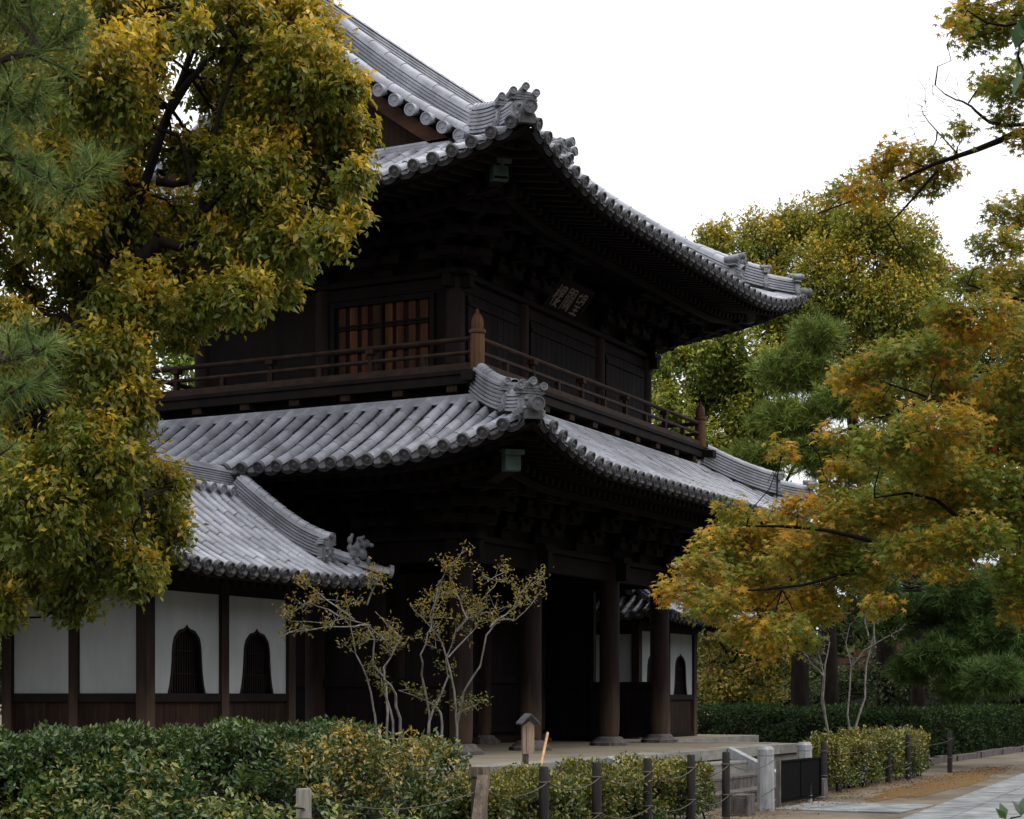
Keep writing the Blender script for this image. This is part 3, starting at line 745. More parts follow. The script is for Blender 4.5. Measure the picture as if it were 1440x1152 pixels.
b.build('roof_deck', M['wood'], uroof)
b = MB(); so = MB(); UR.eaves(b, so, 'SWEN', 2.45); b.build('rafters', M['wood'], uroof); so.build('soffit', M['wood'], uroof)
hip_ridges(UR, uroof, 5, 1.75)
hip_rafter(gate, UX, 2.37, 1.62, 8.78, 9.09)
# skirt top strip, gable walls, barge boards, verge tiles
for sx in (-1, 1):
    b = MB()
    for i in range(3): b.box(min(sx * 4.30, sx * (4.66 - .03 * i)), max(sx * 4.30, sx * (4.66 - .03 * i)), -.12, 5.32, 9.80 + i * .055, 9.84 + i * .055)
    b.build('flashing_tile', M['tile'], uroof)
    ol_ = [(y, UR.z('S', 0, y + 2.22) - .16) for y in np.linspace(-.3, 2.6, 12)]; ol_ += [(5.2 - y, z) for y, z in ol_[::-1][1:]]
    b = MB(); b.prism([(y, z) for y, z in ol_] + [(5.5, 9.6), (-.3, 9.6)], (sx * 4.2, 0, 0), (0, 1, 0), (0, 0, 1), (sx, 0, 0), .06); b.build('gable_wall', M['wood2'], uroof)
    b = MB()
    for sg in (-1, 1):
        pts = [(2.6 + sg * (y - 2.6), UR.z('S', 0, y + 2.22)) for y in np.linspace(-.55, 2.6, 14)]
        n = len(pts)
        vs = [V((x_, y, z - dz)) for y, z in pts for x_, dz in ((sx * 4.5, .14), (sx * 4.6, .14), (sx * 4.6, .40), (sx * 4.5, .40))]
        b.add(vs, [(i * 4 + j, i * 4 + (j + 1) % 4, i * 4 + 4 + (j + 1) % 4, i * 4 + 4 + j) for i in range(n - 1) for j in range(4)])
    b.build('barge_board', M['barge'], uroof)
    b = MB()
    for side in 'SN':
        qs = -sx if side == 'S' else sx
        t = 1.55
        qq = GXE * (1 if ((side == 'S' and sx > 0) or (side == 'N' and sx < 0)) else -1)
        while t < 4.7:
            a = UR.p(side, qq * .975, t, -.03); c = UR.p(side, qq * 1.026, t, -.085)
            b.tube([a, c], [.08, .086], 10); tile_disc(b, c, c - a, (0, 1, 0), .095)
            t += .275
        for qv in (.975, .91):
            ts = np.linspace(1.2, 4.72, 12); sg_ = 1 if qq > 0 else -1
            for ta, tb_ in zip(ts[:-1], ts[1:]):
                A_, B_ = UR.p(side, qq * qv, ta, .045), UR.p(side, qq * qv, tb_ + .02, .043); tt = (B_ - A_).normalized(); sd_ = tt.cross(V((0, 0, 1))).normalized()
                half_tile(b, A_, B_, sd_, sd_.cross(tt), .10, .096)
    b.build('verge_tile', M['tile'], uroof)
    # descending ridges
    for side in 'SN':
        qq = 3.82 * (1 if ((side == 'S' and sx > 0) or (side == 'N' and sx < 0)) else -1)
        pts = [UR.p(side, qq, t, .05) for t in np.linspace(.62, 4.72, 15)]
        b = MB(); sweep_ridge(b, pts, .34, .30, 6, .095); dr = b.build('descending_ridge', M['tile'], uroof)
        o = MB(); onigawara(o, pts[0] + V((0, 0, .02)), (0, -1 if side == 'S' else 1, 0), .85, 3); o.build('ridge_end_tile', M['oni'], dr)
b = MB(); zr = UR.z('S', 0, 4.8)
sweep_ridge(b, [(x, 2.6, zr - .02 + .0045 * x * x * .6) for x in np.linspace(-4.55, 4.55, 13)], .42, .52, 10, .11)
for sy in (-1, 1):
    for x in np.arange(-3.6, 3.7, .305):
        a = V((x, 2.6 + sy * .17, zr + .04)); c = V((x, 2.6 + sy * .42, zr - .04)); b.tube([a, c], [.075, .08], 10); tile_disc(b, c, c - a, (1, 0, 0), .088)
mr_ = b.build('main_ridge', M['tile'], uroof)
for sx in (-1, 1): o = MB(); onigawara(o, (sx * 4.6, 2.6, zr + .02), (sx, 0, 0), 1.15, 3); o.build('ridge_end_tile', M['oni'], mr_)

# ---- name plaque hanging under the upper eave
plq = thing('name_plaque', (0, .05, 8.35), 'dark wooden name plaque with three pale characters under the upper eave', 'plaque')
up_ = V((0, -.62, .785)).normalized(); nrm = V((0, -.785, -.62)).normalized(); ctr = V((-.2, -.02, 8.43))
b = MB(); b.prism([(-.64, -.27), (.64, -.27), (.64, .27), (-.64, .27)], ctr, (1, 0, 0), up_, -nrm, .05); b.build('board', M['board'], plq)
b = MB()
for q in ((-.69, -.62, -.32, .32), (.62, .69, -.32, .32), (-.62, .62, .26, .32), (-.62, .62, -.32, -.26)):
    b.prism([(q[0], q[2]), (q[1], q[2]), (q[1], q[3]), (q[0], q[3])], ctr + nrm * .018, (1, 0, 0), up_, -nrm, .1)
b.build('frame', M['wood'], plq)
# brush strokes of the three characters, drawn on a 10 x 10 grid each (left to right: tower, palace gate, gaze)
G1 = [((0, 7), (4, 7)), ((2, 10), (2, 0)), ((2, 6.6), (0, 3.4)), ((2, 6.2), (3.6, 4.4)), ((4.6, 9.3), (9.6, 9.3)), ((4.6, 9.3), (4.6, 6.2)), ((9.6, 9.3), (9.6, 6.2)), ((4.6, 6.2), (9.6, 6.2)), ((4.2, 7.8), (10, 7.8)), ((7.1, 10), (7.1, 4)), ((4.6, 5.2), (9.6, 5.2)), ((4, 3.2), (10, 3.2)), ((6.6, 4.6), (4.8, 1.6)), ((4.8, 1.6), (9.2, 0)), ((8.6, 3.2), (4.2, 0))]
G2 = [((.8, 10), (.8, 0)), ((.8, 10), (4.2, 10)), ((4.2, 10), (4.2, 6.4)), ((.8, 8.3), (4.2, 8.3)), ((.8, 6.5), (4.2, 6.5)), ((5.8, 10), (9.2, 10)), ((5.8, 10), (5.8, 6.4)), ((9.2, 10), (9.2, .2)), ((9.2, .2), (8.2, .8)), ((5.8, 8.3), (9.2, 8.3)), ((5.8, 6.5), (9.2, 6.5)), ((2.2, 5.4), (4.8, 5.4)), ((3.4, 6), (3.4, .6)), ((2, 3.9), (4.9, 3.9)), ((2.2, 2.4), (4.7, 2.4)), ((6.4, 5.9), (5.4, 4.2)), ((5.8, 4.8), (8.4, 4.8)), ((6.8, 4.2), (5, .8)), ((6.6, 3), (8.4, .9))]
G3 = [((2.4, 10), (2.8, 9)), ((.4, 8.8), (4.8, 8.8)), ((1.2, 8.8), (1.2, 5.6)), ((1.2, 5.6), (4.6, 6)), ((6, 10), (5, 5.2)), ((6, 9.8), (9.2, 9.8)), ((9.2, 9.8), (9, 5)), ((6, 8.3), (9.2, 8.3)), ((5.7, 6.8), (9.1, 6.8)), ((1.6, 4), (8.4, 4)), ((2.2, 2.2), (7.8, 2.2)), ((.6, .2), (9.4, .2)), ((5, 4), (5, .2))]
b = MB()
for gi, strokes in enumerate((G1, G2, G3)):
    for i, ((x0, y0), (x1, y1)) in enumerate(strokes):
        f = lambda x, y: ctr + V((1, 0, 0)) * ((gi - 1) * .40 + (x - 5) * .032) + up_ * ((y - 5) * .040) + nrm * .012
        b.bar(f(x0, y0), f(x1, y1), .027, .012 + .0012 * i, nrm, .72)
b.build('lettering', M['letter'], plq)
b = MB()
for x in (-.7, .7): b.bar(ctr + V((x, .04, .28)), (x, UY0 + .02, 8.95), .05, .05)
b.build('hanger', M['wood'], plq)

# ================================================================== STAIR PAVILIONS
def katomado(n=14):
    """outline of a bell-shaped (cusped) window, half width 1 at the foot, height 1"""
    half = [(1.0, 0), (.91, .12), (.835, .3), (.79, .5), (.775, .62), (.755, .70), (.71, .78), (.66, .835), (.60, .86), (.52, .90), (.42, .935), (.30, .952), (.20, .958), (.12, .972), (.05, .99), (0, 1.02)]
    return half
def pavilion(cx, label, sx_out):
    pv = thing('stair_pavilion', (cx, 2.62, PZ), label, 'pavilion', 'tiled stair pavilions flanking the gate')
    x0, x1, y0, y1 = cx - 1.6, cx + 1.6, 1.5, 3.74
    PB, PT = 1.69, 3.02
    # posts
    for x in (x0, cx, x1):
        for y in (y0, y1):
            b = MB(); w_ = .085 if x != cx else .082; b.box(x - w_, x + w_, y - w_, y + w_, PZ, 3.2); b.build('post', M['column'], pv)
    for x in (x0, x1): b = MB(); b.box(x - .075, x + .075, 2.545, 2.695, PZ, 3.2); b.build('post', M['column'], pv)
    # beams
    for y in (y0, y1):
        for z0, z1, h in ((1.58, PB, .07), (3.02, 3.2, .08), (PZ, PZ + .1, .075)): b = MB(); b.box(x0 + .086, x1 - .086, y - h, y + h, z0, z1); b.build('beam', M['wood'], pv)
    for x in (x0, x1):
        for z0, z1, h in ((1.58, PB, .068), (3.02, 3.2, .078), (PZ, PZ + .1, .073)): b = MB(); b.box(x - h, x + h, y0 + .086, y1 - .086, z0, z1); b.build('beam', M['wood'], pv)
    # plank dado
    b = MB()
    for y in (y0, y1):
        x = x0 + .09
        while x < x1 - .1: b.box(x, min(x + .245, x1 - .09), y - .025, y + .025, PZ + .1, 1.58); x += .25
    for x in (x0, x1):
        y = y0 + .09
        while y < y1 - .1: b.box(x - .025, x + .025, y, min(y + .215, y1 - .09), PZ + .1, 1.58); y += .22
    b.build('plank_wall', M['wood2'], pv)
    # plaster panels; the south ones have a window opening
    half = katomado(); hw, hh = .40, 1.02
    for a, c in ((x0 + .086, cx - .071), (cx + .071, x1 - .086)):
        m_ = (a + c) / 2
        for y, win in ((y0, True), (y1, False)):
            b = MB()
            if win:
                L = [(m_ - q * hw, PB + z * .88) for q, z in half]; Rr = [(m_ + q * hw, PB + z * .88) for q, z in half][::-1]
                arch = L + Rr[1:]                          # foot left -> top -> foot right
                n = len(arch); zt = PT
                # panel ring: each arch point joined outwards to the panel border
                bord = []
                for i, (x, z) in enumerate(arch):
                    f = i / (n - 1)
                    if f < .33: bord.append((a, PB + (zt - PB) * f / .33))
                    elif f < .67: bord.append((a + (c - a) * (f - .33) / .34, zt))
                    else: bord.append((c, zt - (zt - PB) * (f - .67) / .33))
                for yy, fl in ((y - .03, 0), (y + .03, 1)): 
                    vs = [(x, yy, z) for x, z in arch] + [(x, yy, z) for x, z in bord]
                    b.add(vs, [(i, i + 1, n + i + 1, n + i) for i in range(n - 1)])
                b.add([(x, y - .03, z) for x, z in arch] + [(x, y + .03, z) for x, z in arch], [(i, i + 1, n + i + 1, n + i) for i in range(n - 1)])
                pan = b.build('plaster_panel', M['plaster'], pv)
                f = MB(); k = len(arch)
                inn = [(m_ + (x - m_) * .90, PB + (z - PB) * .955) for x, z in arch]
                for yy0, yy1 in ((y - .045, y + .035),):
                    vs = [(x, yy0, z) for x, z in arch] + [(x, yy0, z) for x, z in inn] + [(x, yy1, z) for x, z in arch] + [(x, yy1, z) for x, z in inn]
                    fs = []
                    for i in range(k - 1):
                        fs += [(i, i + 1, k + i + 1, k + i), (2 * k + i, 3 * k + i, 3 * k + i + 1, 2 * k + i + 1), (i, 2 * k + i, 2 * k + i + 1, i + 1), (k + i, k + i + 1, 3 * k + i + 1, 3 * k + i)]
                    f.add(vs, fs)
                wn = f.build('window', M['wood'], pv)
                f = MB(); x = m_ - hw * .84
                while x < m_ + hw * .86:
                    q = abs(x - m_) / hw / .9; zt_ = PB + .88 * max([z for hq, z in half if hq >= q] or [0]) * .955
                    f.box(x - .008, x + .008, y + .02, y + .04, PB, zt_); x += .052
                for z in (PB + .25, PB + .55): f.box(m_ - hw * .8, m_ + hw * .8, y + .024, y + .036, z, z + .018)
                f.build('lattice', M['wood'], wn)
                f = MB(); f.box(m_ - hw * 1.02, m_ + hw * 1.02, y + .07, y + .09, PB, PB + .98); f.build('shutter', M['wood'], wn)
            else:
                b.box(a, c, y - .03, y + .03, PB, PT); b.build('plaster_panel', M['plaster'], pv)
    for x in (x0, x1):
        for a, c in ((y0 + .086, 2.544), (2.696, y1 - .086)):
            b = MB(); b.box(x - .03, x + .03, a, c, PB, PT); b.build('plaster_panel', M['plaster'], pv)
    # roof
    r = Roof(cx, 2.62, 2.62, 2.12, 3.27, .50, .075, .13, 1.3, .245)
    gq = 1.95
    b = MB(); ens = []
    pn = MB()
    for s_ in 'SN': en = MB(); ens.append(en); r.rows(s_, 2.08, b, en, gq, pn)
    for s_ in 'WE': en = MB(); ens.append(en); r.rows(s_, .7, b, en, None, pn)
    rf = b.build('roof', M['tile'], pv); pn.build('channel_tile', M['pan'], rf)
    for en in ens: en.build('eave_tile', M['tile_end'], rf)
    b = MB(); r.deck([(s_, .68) for s_ in 'SWEN'], .68, b)
    for side in 'SN':
        vs = []
        for dz in (-.085, -.14):
            for j in range(9):
                t = .66 + (2.1 - .66) * j / 8
                for q in (-gq, gq): vs.append(r.p(side, q, t, dz))
        b.add(vs, [(2 * j, 2 * j + 1, 2 * j + 3, 2 * j + 2) for j in range(8)] + [(18 + 2 * j, 19 + 2 * j, 21 + 2 * j, 20 + 2 * j) for j in range(8)])
    b.build('roof_deck', M['wood'], rf)
    b = MB(); so = MB(); r.eaves(b, so, 'SWEN', 1.0, .11, .12, .2); b.build('rafters', M['wood'], rf); so.build('soffit', M['wood'], rf)
    for sx in (-1, 1):
        ol_ = [(y, r.z('S', 0, y - .5) - .13) for y in np.linspace(1.2, 2.62, 8)]; ol_ += [(5.24 - y, z) for y, z in ol_[::-1][1:]]
        b = MB(); b.prism(ol_, (cx + sx * 1.86, 0, 0), (0, 1, 0), (0, 0, 1), (sx, 0, 0), .05); b.build('gable_wall', M['wood2'], rf)
        for side in 'SN':
            qq = 1.68 * (1 if ((side == 'S' and sx > 0) or (side == 'N' and sx < 0)) else -1)
            pts = [r.p(side, qq, t, .04 + .10 * max(0, 1 - (t - .40) / .8) ** 2) for t in np.linspace(.40, 2.02, 12)]
            b = MB(); sweep_ridge(b, pts, .28, .25, 6, .08); dr = b.build('descending_ridge', M['tile'], rf)
            o = MB(); onigawara(o, pts[0] + V((0, 0, -.06)), (0, -1 if side == 'S' else 1, 0), .60, 1); o.build('ridge_end_tile', M['oni'], dr)
            b = MB(); qv = gq * (1 if qq > 0 else -1); t = .72
            while t < 2.0:
                a = r.p(side, qv * .94, t, .02); c = r.p(side, qv * 1.05, t, -.03); b.tube([a, c], [.065, .07], 10); tile_disc(b, c, c - a, (0, 1, 0), .08); t += .262
            b.build('verge_tile', M['tile'], rf)
        for sy in (-1, 1):
            H = r.hip(sx, sy, -.08, .82, 8, .06); b = MB()
            for i in range(8):
                t_ = (H[i + 1] - H[i]).normalized(); sd = t_.cross(V((0, 0, 1))).normalized(); half_tile(b, H[i], H[i + 1] , sd, sd.cross(t_), .088, .08)
            sweep_ridge(b, H[4:], .2, .05, 2, .06)
            tile_disc(b, H[0] + V((0, 0, .03)), H[0] - H[1], (sy, -sx, 0), .10)
            hp = b.build('hip_ridge', M['tile'], rf)
            # crouching guardian-beast ridge ornament
            lion(H[3] + V((0, 0, .10)), V((sx, sy, 0)).normalized(), hp)
    b = MB(); zr = r.z('S', 0, 2.1)
    sweep_ridge(b, [(cx + x, 2.62, zr + .02) for x in np.linspace(-1.78, 1.78, 9)], .30, .24, 7, .08)
    for sy in (-1, 1):
        for x in np.arange(-1.44, 1.5, .24):
            a = V((cx + x, 2.62 + sy * .1, zr + .03)); c = V((cx + x, 2.62 + sy * .29, zr - .03)); b.tube([a, c], [.062, .066], 10); tile_disc(b, c, c - a, (1, 0, 0), .078)
    mr = b.build('main_ridge', M['tile'], rf)
    for sx in (-1, 1): o = MB(); onigawara(o, (cx + sx * 1.8, 2.62, zr + .0), (sx, 0, 0), .62, 1); o.build('ridge_end_tile', M['oni'], mr)
    return pv
def ico(mb, c, r, n=8, m=6):
    vs = []; c = V(c)
    for i in range(m + 1):
        th = math.pi * i / m
        for j in range(n): a = 2 * math.pi * j / n; vs.append((c.x + r[0] * math.sin(th) * math.cos(a), c.y + r[1] * math.sin(th) * math.sin(a), c.z + r[2] * math.cos(th)))
    mb.add(vs, [(i * n + j, (i + 1) * n + j, (i + 1) * n + (j + 1) % n, i * n + (j + 1) % n) for i in range(m) for j in range(n)], True)
def lion(p, fwd, parent, k=1.45):
    b = MB(); sd = V((-fwd.y, fwd.x, 0)); p = p - V((0, 0, .03))
    q = lambda f, s, z: p + (fwd * f + sd * s + V((0, 0, z))) * k
    ico(b, q(-.07, 0, .05), (.085, .085, .075)); ico(b, q(.03, 0, .075), (.075, .075, .095)); ico(b, q(.06, 0, .185), (.07, .07, .062))
    ico(b, q(.12, 0, .165), (.04, .04, .035)); ico(b, q(-.10, 0, .13), (.05, .05, .07)); ico(b, q(-.10, 0, .21), (.05, .045, .06)); ico(b, q(-.08, 0, .26), (.03, .03, .04)); ico(b, q(-.02, 0, .15), (.07, .07, .08))
    for s in (-1, 1):
        ico(b, q(.08, s * .05, .0), (.03, .03, .08)); ico(b, q(-.04, s * .075, .0), (.05, .04, .05)); ico(b, q(.03, s * .05, .245), (.022, .022, .03)); ico(b, q(.02, s * .07, .17), (.04, .04, .05))
        ico(b, q(-.0, s * .05, .22), (.03, .03, .035))
    ico(b, q(-.01, 0, .225), (.04, .04, .04))
    o = b.build('beast_ornament', M['oni'], parent)
    rm = o.modifiers.new('join', 'REMESH'); rm.mode = 'VOXEL'; rm.voxel_size = .015; rm.use_smooth_shade = True
    return o
pavilion(-8.05, 'white walled stair pavilion left of the gate, partly behind the leafy tree', -1)
pavilion(8.05, 'white walled stair pavilion seen beyond the gate columns, behind maple leaves', 1)

# ================================================================== POSTS, ROPES, BARRIER
def stone_post(loc, label):
    t = thing('stone_post', loc, label, 'stone post', 'stone posts either side of the steps')
    b = MB(); b.lathe(loc, [(.125, 0), (.12, .79), (.112, .795)], 8, False, R(22.5)); b.build('shaft', M['stone_l'], t)
    b = MB(); b.lathe((loc[0], loc[1], loc[2] + .797), [(.10, 0), (.122, .004), (.122, .09), (.085, .135)], 8, False, R(22.5)); b.build('cap', M['stone_l'], t)
    return t
stone_post((-3.22, -4.57, 0), 'pale octagonal stone post nearest the camera, left of the black barrier')
stone_post((-.72, -4.36, 0), 'pale octagonal stone post behind the right end of the black barrier')
bp = thing('barrier_panel', (-1.26, -4.46, 0), 'black ribbed metal barrier closing the foot of the stone steps', 'barrier')
b = MB(); x = -2.2
while x < -.3: b.box(x, x + .045, -4.475, -4.455, .10, .66); x += .05
b.box(-2.27, -.23, -4.454, -4.446, .09, .665); b.build('slats', M['blackmetal'], bp)
b = MB(); b.box(-2.31, -.22, -4.49, -4.44, .665, .69); b.box(-2.31, -.22, -4.49, -4.44, .06, .09); b.box(-2.31, -2.25, -4.49, -4.44, .09, .665); b.box(-.26, -.22, -4.49, -4.44, .09, .665); b.box(-1.28, -1.255, -4.486, -4.44, .09, .665); b.build('frame', M['blackmetal'], bp)
b = MB(); b.box(-2.36, -2.31, -4.5, -4.44, 0, .69); b.box(-.5, -.2, -4.6, -4.3, 0, .058); b.build('foot', M['stone_d'], bp)
def block(name, x, y, w_, d, h, m, label):
    b = MB(); e = .015; b.add([(x - w_, y - d, 0), (x + w_, y - d, 0), (x + w_, y + d, 0), (x - w_, y + d, 0), (x - w_ + e, y - d + e, h - e * .4), (x + w_ - e, y - d + e, h), (x + w_ - e, y + d - e, h), (x - w_ + e, y + d - e, h - e)], [(3, 2, 1, 0), (4, 5, 6, 7), (0, 1, 5, 4), (1, 2, 6, 5), (2, 3, 7, 6), (3, 0, 4, 7)])
    return tag(b.build(name, m), label, 'stone block')
block('stone_block', -4.35, -4.62, .16, .13, .30, M['stone_d'], 'squat weathered stone block at the foot of the steps by the rope posts')
block('stone_block', .66, -4.2, .12, .1, .30, M['stone_d'], 'small brown stone block right of the barrier against the right hedge')

proto = thing('rope_post', (-5.11, -4.65, 0), '', 'post', 'dark posts carrying the boundary rope')
b = MB(); b.lathe((-5.11, -4.65, 0), [(.056, 0), (.055, .5), (.052, .885), (.045, .905)], 12); b.build('shaft', M['ropepost'], proto)
for z in (.74, .33): b = MB(); b.tube([(-5.11 + .058 * math.cos(a), -4.65 + .058 * math.sin(a), z) for a in np.linspace(0, 2 * math.pi, 13)], .011, 5); b.build('rope_tie', M['rope'], proto)
def rp(x, y, label, first=[True]):
    o = proto if first[0] else copy_tree(proto); first[0] = False; o.location = (x, y, 0); o['label'] = label; return o
LPX = [-5.11, -6.41, -7.86, -9.37, -10.74]
for x, l in zip(LPX, ('dark rope post at the right end of the near hedge, beside the stone block', 'dark rope post second from the right in the near hedge row', 'dark rope post third from the right, middle of the near hedge row',
                      'dark rope post fourth from the right, before the hedge below the columns', 'tall dark rope post just right of the grey braced timber post')): rp(x, -4.65, l)
RPX = [(1.02, -4.15), (1.95, -4.13), (3.76, -4.07), (5.5, -4.05), (6.8, -4.1), (10.73, -4.01)]
for (x, y), l in zip(RPX, ('dark rope post nearest the barrier at the left end of the right hedge', 'dark rope post second from the left along the right hedge', 'dark rope post third from the left along the right hedge',
                           'dark rope post fourth from the left along the right hedge', 'dark rope post at the right end of the right hedge', 'lone dark rope post standing past the right hedge on the moss')): rp(x, y, l)
def rope(pts, z, sag, label, r_=.006):
    b = MB()
    for (x0, y0), (x1, y1) in zip(pts[:-1], pts[1:]):
        b.tube([(x0 + (x1 - x0) * t, y0 + (y1 - y0) * t, z - sag * 4 * t * (1 - t)) for t in np.linspace(0, 1, 11)], r_, 6)
    return tag(b.build('boundary_rope', M['rope']), label, 'rope', 'ropes strung between the posts')
lp = [(x, -4.70) for x in [-3.22, -5.11, -6.41, -7.86, -9.37, -10.74, -12.24, -14.9]]
rope(lp, .74, .11, 'pale upper rope sagging between posts before the near hedge')
rope(lp[:-1], .33, .10, 'pale lower rope sagging between posts before the near hedge')
rope([(x, y - .07) for x, y in RPX], .74, .08, 'pale upper rope along the right hedge posts', .005)
rope([(x, y - .07) for x, y in RPX[:-1]], .36, .06, 'pale lower rope along the right hedge posts', .005)
# braced timber post
c = atY(674, 1080, -4.65); t = thing('braced_post', (c[0], -4.65, 0), 'thick grey weathered timber post with cap and leaning brace in the hedge', 'post')
x, y = c[0], -4.65
b = MB(); b.box(x - .06, x + .06, y - .06, y + .06, 0, .86); b.build('shaft', M['oldpost'], t)
b = MB(); b.hex([(x - .085, y - .085, .86), (x + .085, y - .085, .86), (x + .085, y + .085, .86), (x - .085, y + .085, .86), (x - .075, y - .075, .955), (x + .075, y - .075, .955), (x + .075, y + .075, .955), (x - .075, y + .075, .955)]); b.build('cap', M['oldpost'], t)
b = MB(); b.bar((x - .62, y - .25, 0), (x - .06, y - .08, .85), .11, .11); b.build('brace', M['oldpost'], t)
c = atY(427, 1105, -4.65); b = MB(); b.lathe((c[0], c[1], 0), [(.068, 0), (.066, .87), (.058, .885)], 10); tag(b.build('wooden_post', M['greypost']), 'plain pale grey wooden post standing among the front left bushes', 'post')
# notice post with little roof, bamboo pole
c = atY(744, 1060, -3.15); x, y = c[0], -3.15; d = 20.6
t = thing('notice_post', (x, y, 0), 'small roofed wooden notice board on a post before the columns', 'notice board')
zt = EYE + (HOR - 1006) / F * 20.7
b = MB(); b.box(x - .03, x + .03, y + .02, y + .08, 0, zt - .14); b.build('post', M['oldpost'], t)
b = MB(); b.prism([(-.07, 0), (.07, 0), (.07, .35), (0, .41), (-.07, .35)], (x + .0, y - .0, zt - .49), (.75, -.66, 0), (0, 0, 1), (.66, .75, 0), .07); b.build('board', M['signwood'], t)
ax = V((.75, -.66, 0)); az = V((.66, .75, 0))
b = MB(); pk = V((x, y, zt - .01)) - az * .07
for sg in (-1, 1):
    a0 = pk; a1 = pk + ax * sg * .12 - V((0, 0, .115))
    up2 = V((0, 0, .022))
    b.hex([a0, a1, a1 + az * .21, a0 + az * .21, a0 + up2, a1 + up2, a1 + az * .21 + up2, a0 + az * .21 + up2])
b.build('roof', M['signroof'], t)
a = atY(760, 1078, -3.5); c = atY(770, 1031, -3.3); a2 = V(a) + (V(a) - V(c)) * 1.05
b = MB(); b.tube([(a2.x, a2.y, 0), V(a), V(c)], [.02, .019, .017], 8); tag(b.build('bamboo_pole', M['bamboo']), 'pale bamboo pole leaning out of the hedge beside the notice board', 'bamboo pole')

# ================================================================== HEDGES AND BUSHES
def hedge(name, label, cat, segs, height, depth, seed, dens, L, ca, cb, young=.3, bump=.05, group=None, topyoung=.35, z0=.1, core=True, rough_top=.0, lm='hedge', leggy=1.):
    """clipped hedge along the polyline segs (front line), leaves over front, top, back and ends"""
    rng = np.random.default_rng(seed); P, N_ = [], []
    a0 = V((segs[0][0], segs[0][1], 0)); t = thing(name, a0, label, cat, group); cm = MB(); st_ = MB()
    for (xa, ya), (xb, yb) in zip(segs[:-1], segs[1:]):
        A = np.array([xa, ya, 0.]); B = np.array([xb, yb, 0.]); Ln = np.linalg.norm(B - A); e = (B - A) / Ln; nr = np.array([e[1], -e[0], 0])     # front normal
        for face, area in (('f', Ln * height), ('b', Ln * height), ('t', Ln * depth), ('l', depth * height), ('r', depth * height)):
            n = int(area * dens * (.5 if face == 'b' else 1)); u = rng.uniform(0, 1, (n, 1)); v = rng.uniform(0, 1, (n, 1)); ins = np.abs(rng.normal(0, .06, (n, 1)))
            H = height * (1 + rough_top * np.sin(u * Ln * 2.1 + seed) * np.sin(u * Ln * .9))
            if face == 'f': p_ = A + e * u * Ln + np.array([0, 0, 1]) * (z0 + (H - z0) * v) - nr * ins; nn = np.tile(nr, (n, 1))
            elif face == 'b': p_ = A + e * u * Ln + np.array([0, 0, 1]) * (z0 + (H - z0) * v) - nr * (depth - ins); nn = np.tile(-nr, (n, 1))
            elif face == 't': p_ = A + e * u * Ln + np.array([0, 0, 1]) * (H - ins) - nr * depth * v; nn = np.tile([0, 0, 1.], (n, 1))
            else:
                s_ = 0 if face == 'l' else Ln; p_ = A + e * (s_ + ins * (1 if face == 'l' else -1)) + np.array([0, 0, 1]) * (z0 + (height - z0) * u) - nr * depth * v; nn = np.tile(-e if face == 'l' else e, (n, 1))
            if face == 'f':
                kp = (np.sin(p_[:, 0] * 3.7 + seed) * np.sin(p_[:, 2] * 6.1 + p_[:, 0] * 1.9 + seed) + rng.uniform(-.3, .3, n)) > -.62 + .25 * (1 - p_[:, 2] / height); kp &= (p_[:, 2] > .76 * height) | (rng.uniform(0, 1, n) < leggy); p_ = p_[kp]; nn = nn[kp]; n = len(p_)
            wob = bump * (np.sin(p_[:, :1] * 3.1 + p_[:, 2:3] * 4) + np.sin(p_[:, :1] * 7.3 - p_[:, 1:2] * 5 + seed)); p_ = p_ + nn * (wob + rng.normal(0, bump * .5, (n, 1)))
            P.append(p_); N_.append(nn)
        if core:
            i_ = .13 + bump * 1.5
            q = [A + e * i_ - nr * i_, B - e * i_ - nr * i_, B - e * i_ - nr * (depth - i_), A + e * i_ - nr * (depth - i_)]
            cm.hex([tuple(p_ + [0, 0, .12]) for p_ in q] + [tuple(p_ + [0, 0, height - i_]) for p_ in q])
        for k_ in range(int(Ln * 3)):
            s = A + e * rng.uniform(0, Ln) - nr * rng.uniform(.1, depth - .1); s2 = s + np.array([rng.normal(0, .08), rng.normal(0, .08), height * .6])
            st_.tube([tuple(s), tuple((s + s2) / 2 + rng.normal(0, .03, 3)), tuple(s2)], [.014, .011, .006], 5)
    P = np.concatenate(P); N_ = np.concatenate(N_); n = len(P)
    A_ = unit(rng.normal(size=(n, 3)) * .8 + N_ * .55 + np.array([0, 0, .35])); NN = unit(N_ + rng.normal(size=(n, 3)) * .6 + np.array([0, 0, .5]))
    patchy = .5 + .5 * np.sin(P[:, 0] * 2.3 + seed) * np.sin(P[:, 2] * 5 + P[:, 0] * 1.1)
    C = mixcol(rng, ca, cb, young * (.4 + 1.2 * patchy) + topyoung * (P[:, 2] / height - .6) + rng.normal(0, .24, n), .42)
    Ls = L * rng.uniform(.6, 1.3, n)
    v, tr, c = leaf_arrays(P, A_, NN, Ls, Ls * .5, C); npmesh('foliage', v, tr, M[lm], t, c)
    if core: cm.build('dark_fill', M['hedge_fill'], t)  # solid dark box added inside: stops see-through and darkens the thin spots
    st_.build('stems', M['bark'], t)
    return t
GREEN = (.035, .058, .018); DGREEN = (.016, .034, .011); YEL = (.34, .25, .03); ORG = (.26, .11, .02)
hedge('clipped_hedge', 'long dark green clipped hedge in front of the white walled pavilion', 'hedge', [(-21, -2.95), (-11.3, -2.95)], 1.33, .75, 11, 2000, .06, (.022, .052, .014), (.12, .17, .03), .22, .035, leggy=.38)
hedge('azalea_hedge', 'low olive hedge with rope posts below the gate terrace', 'hedge', [(-11.9, -4.52), (-8.4, -4.55), (-5.2, -4.5)], .73, .85, 12, 2300, .056, (.04, .078, .016), YEL, .20, .07)
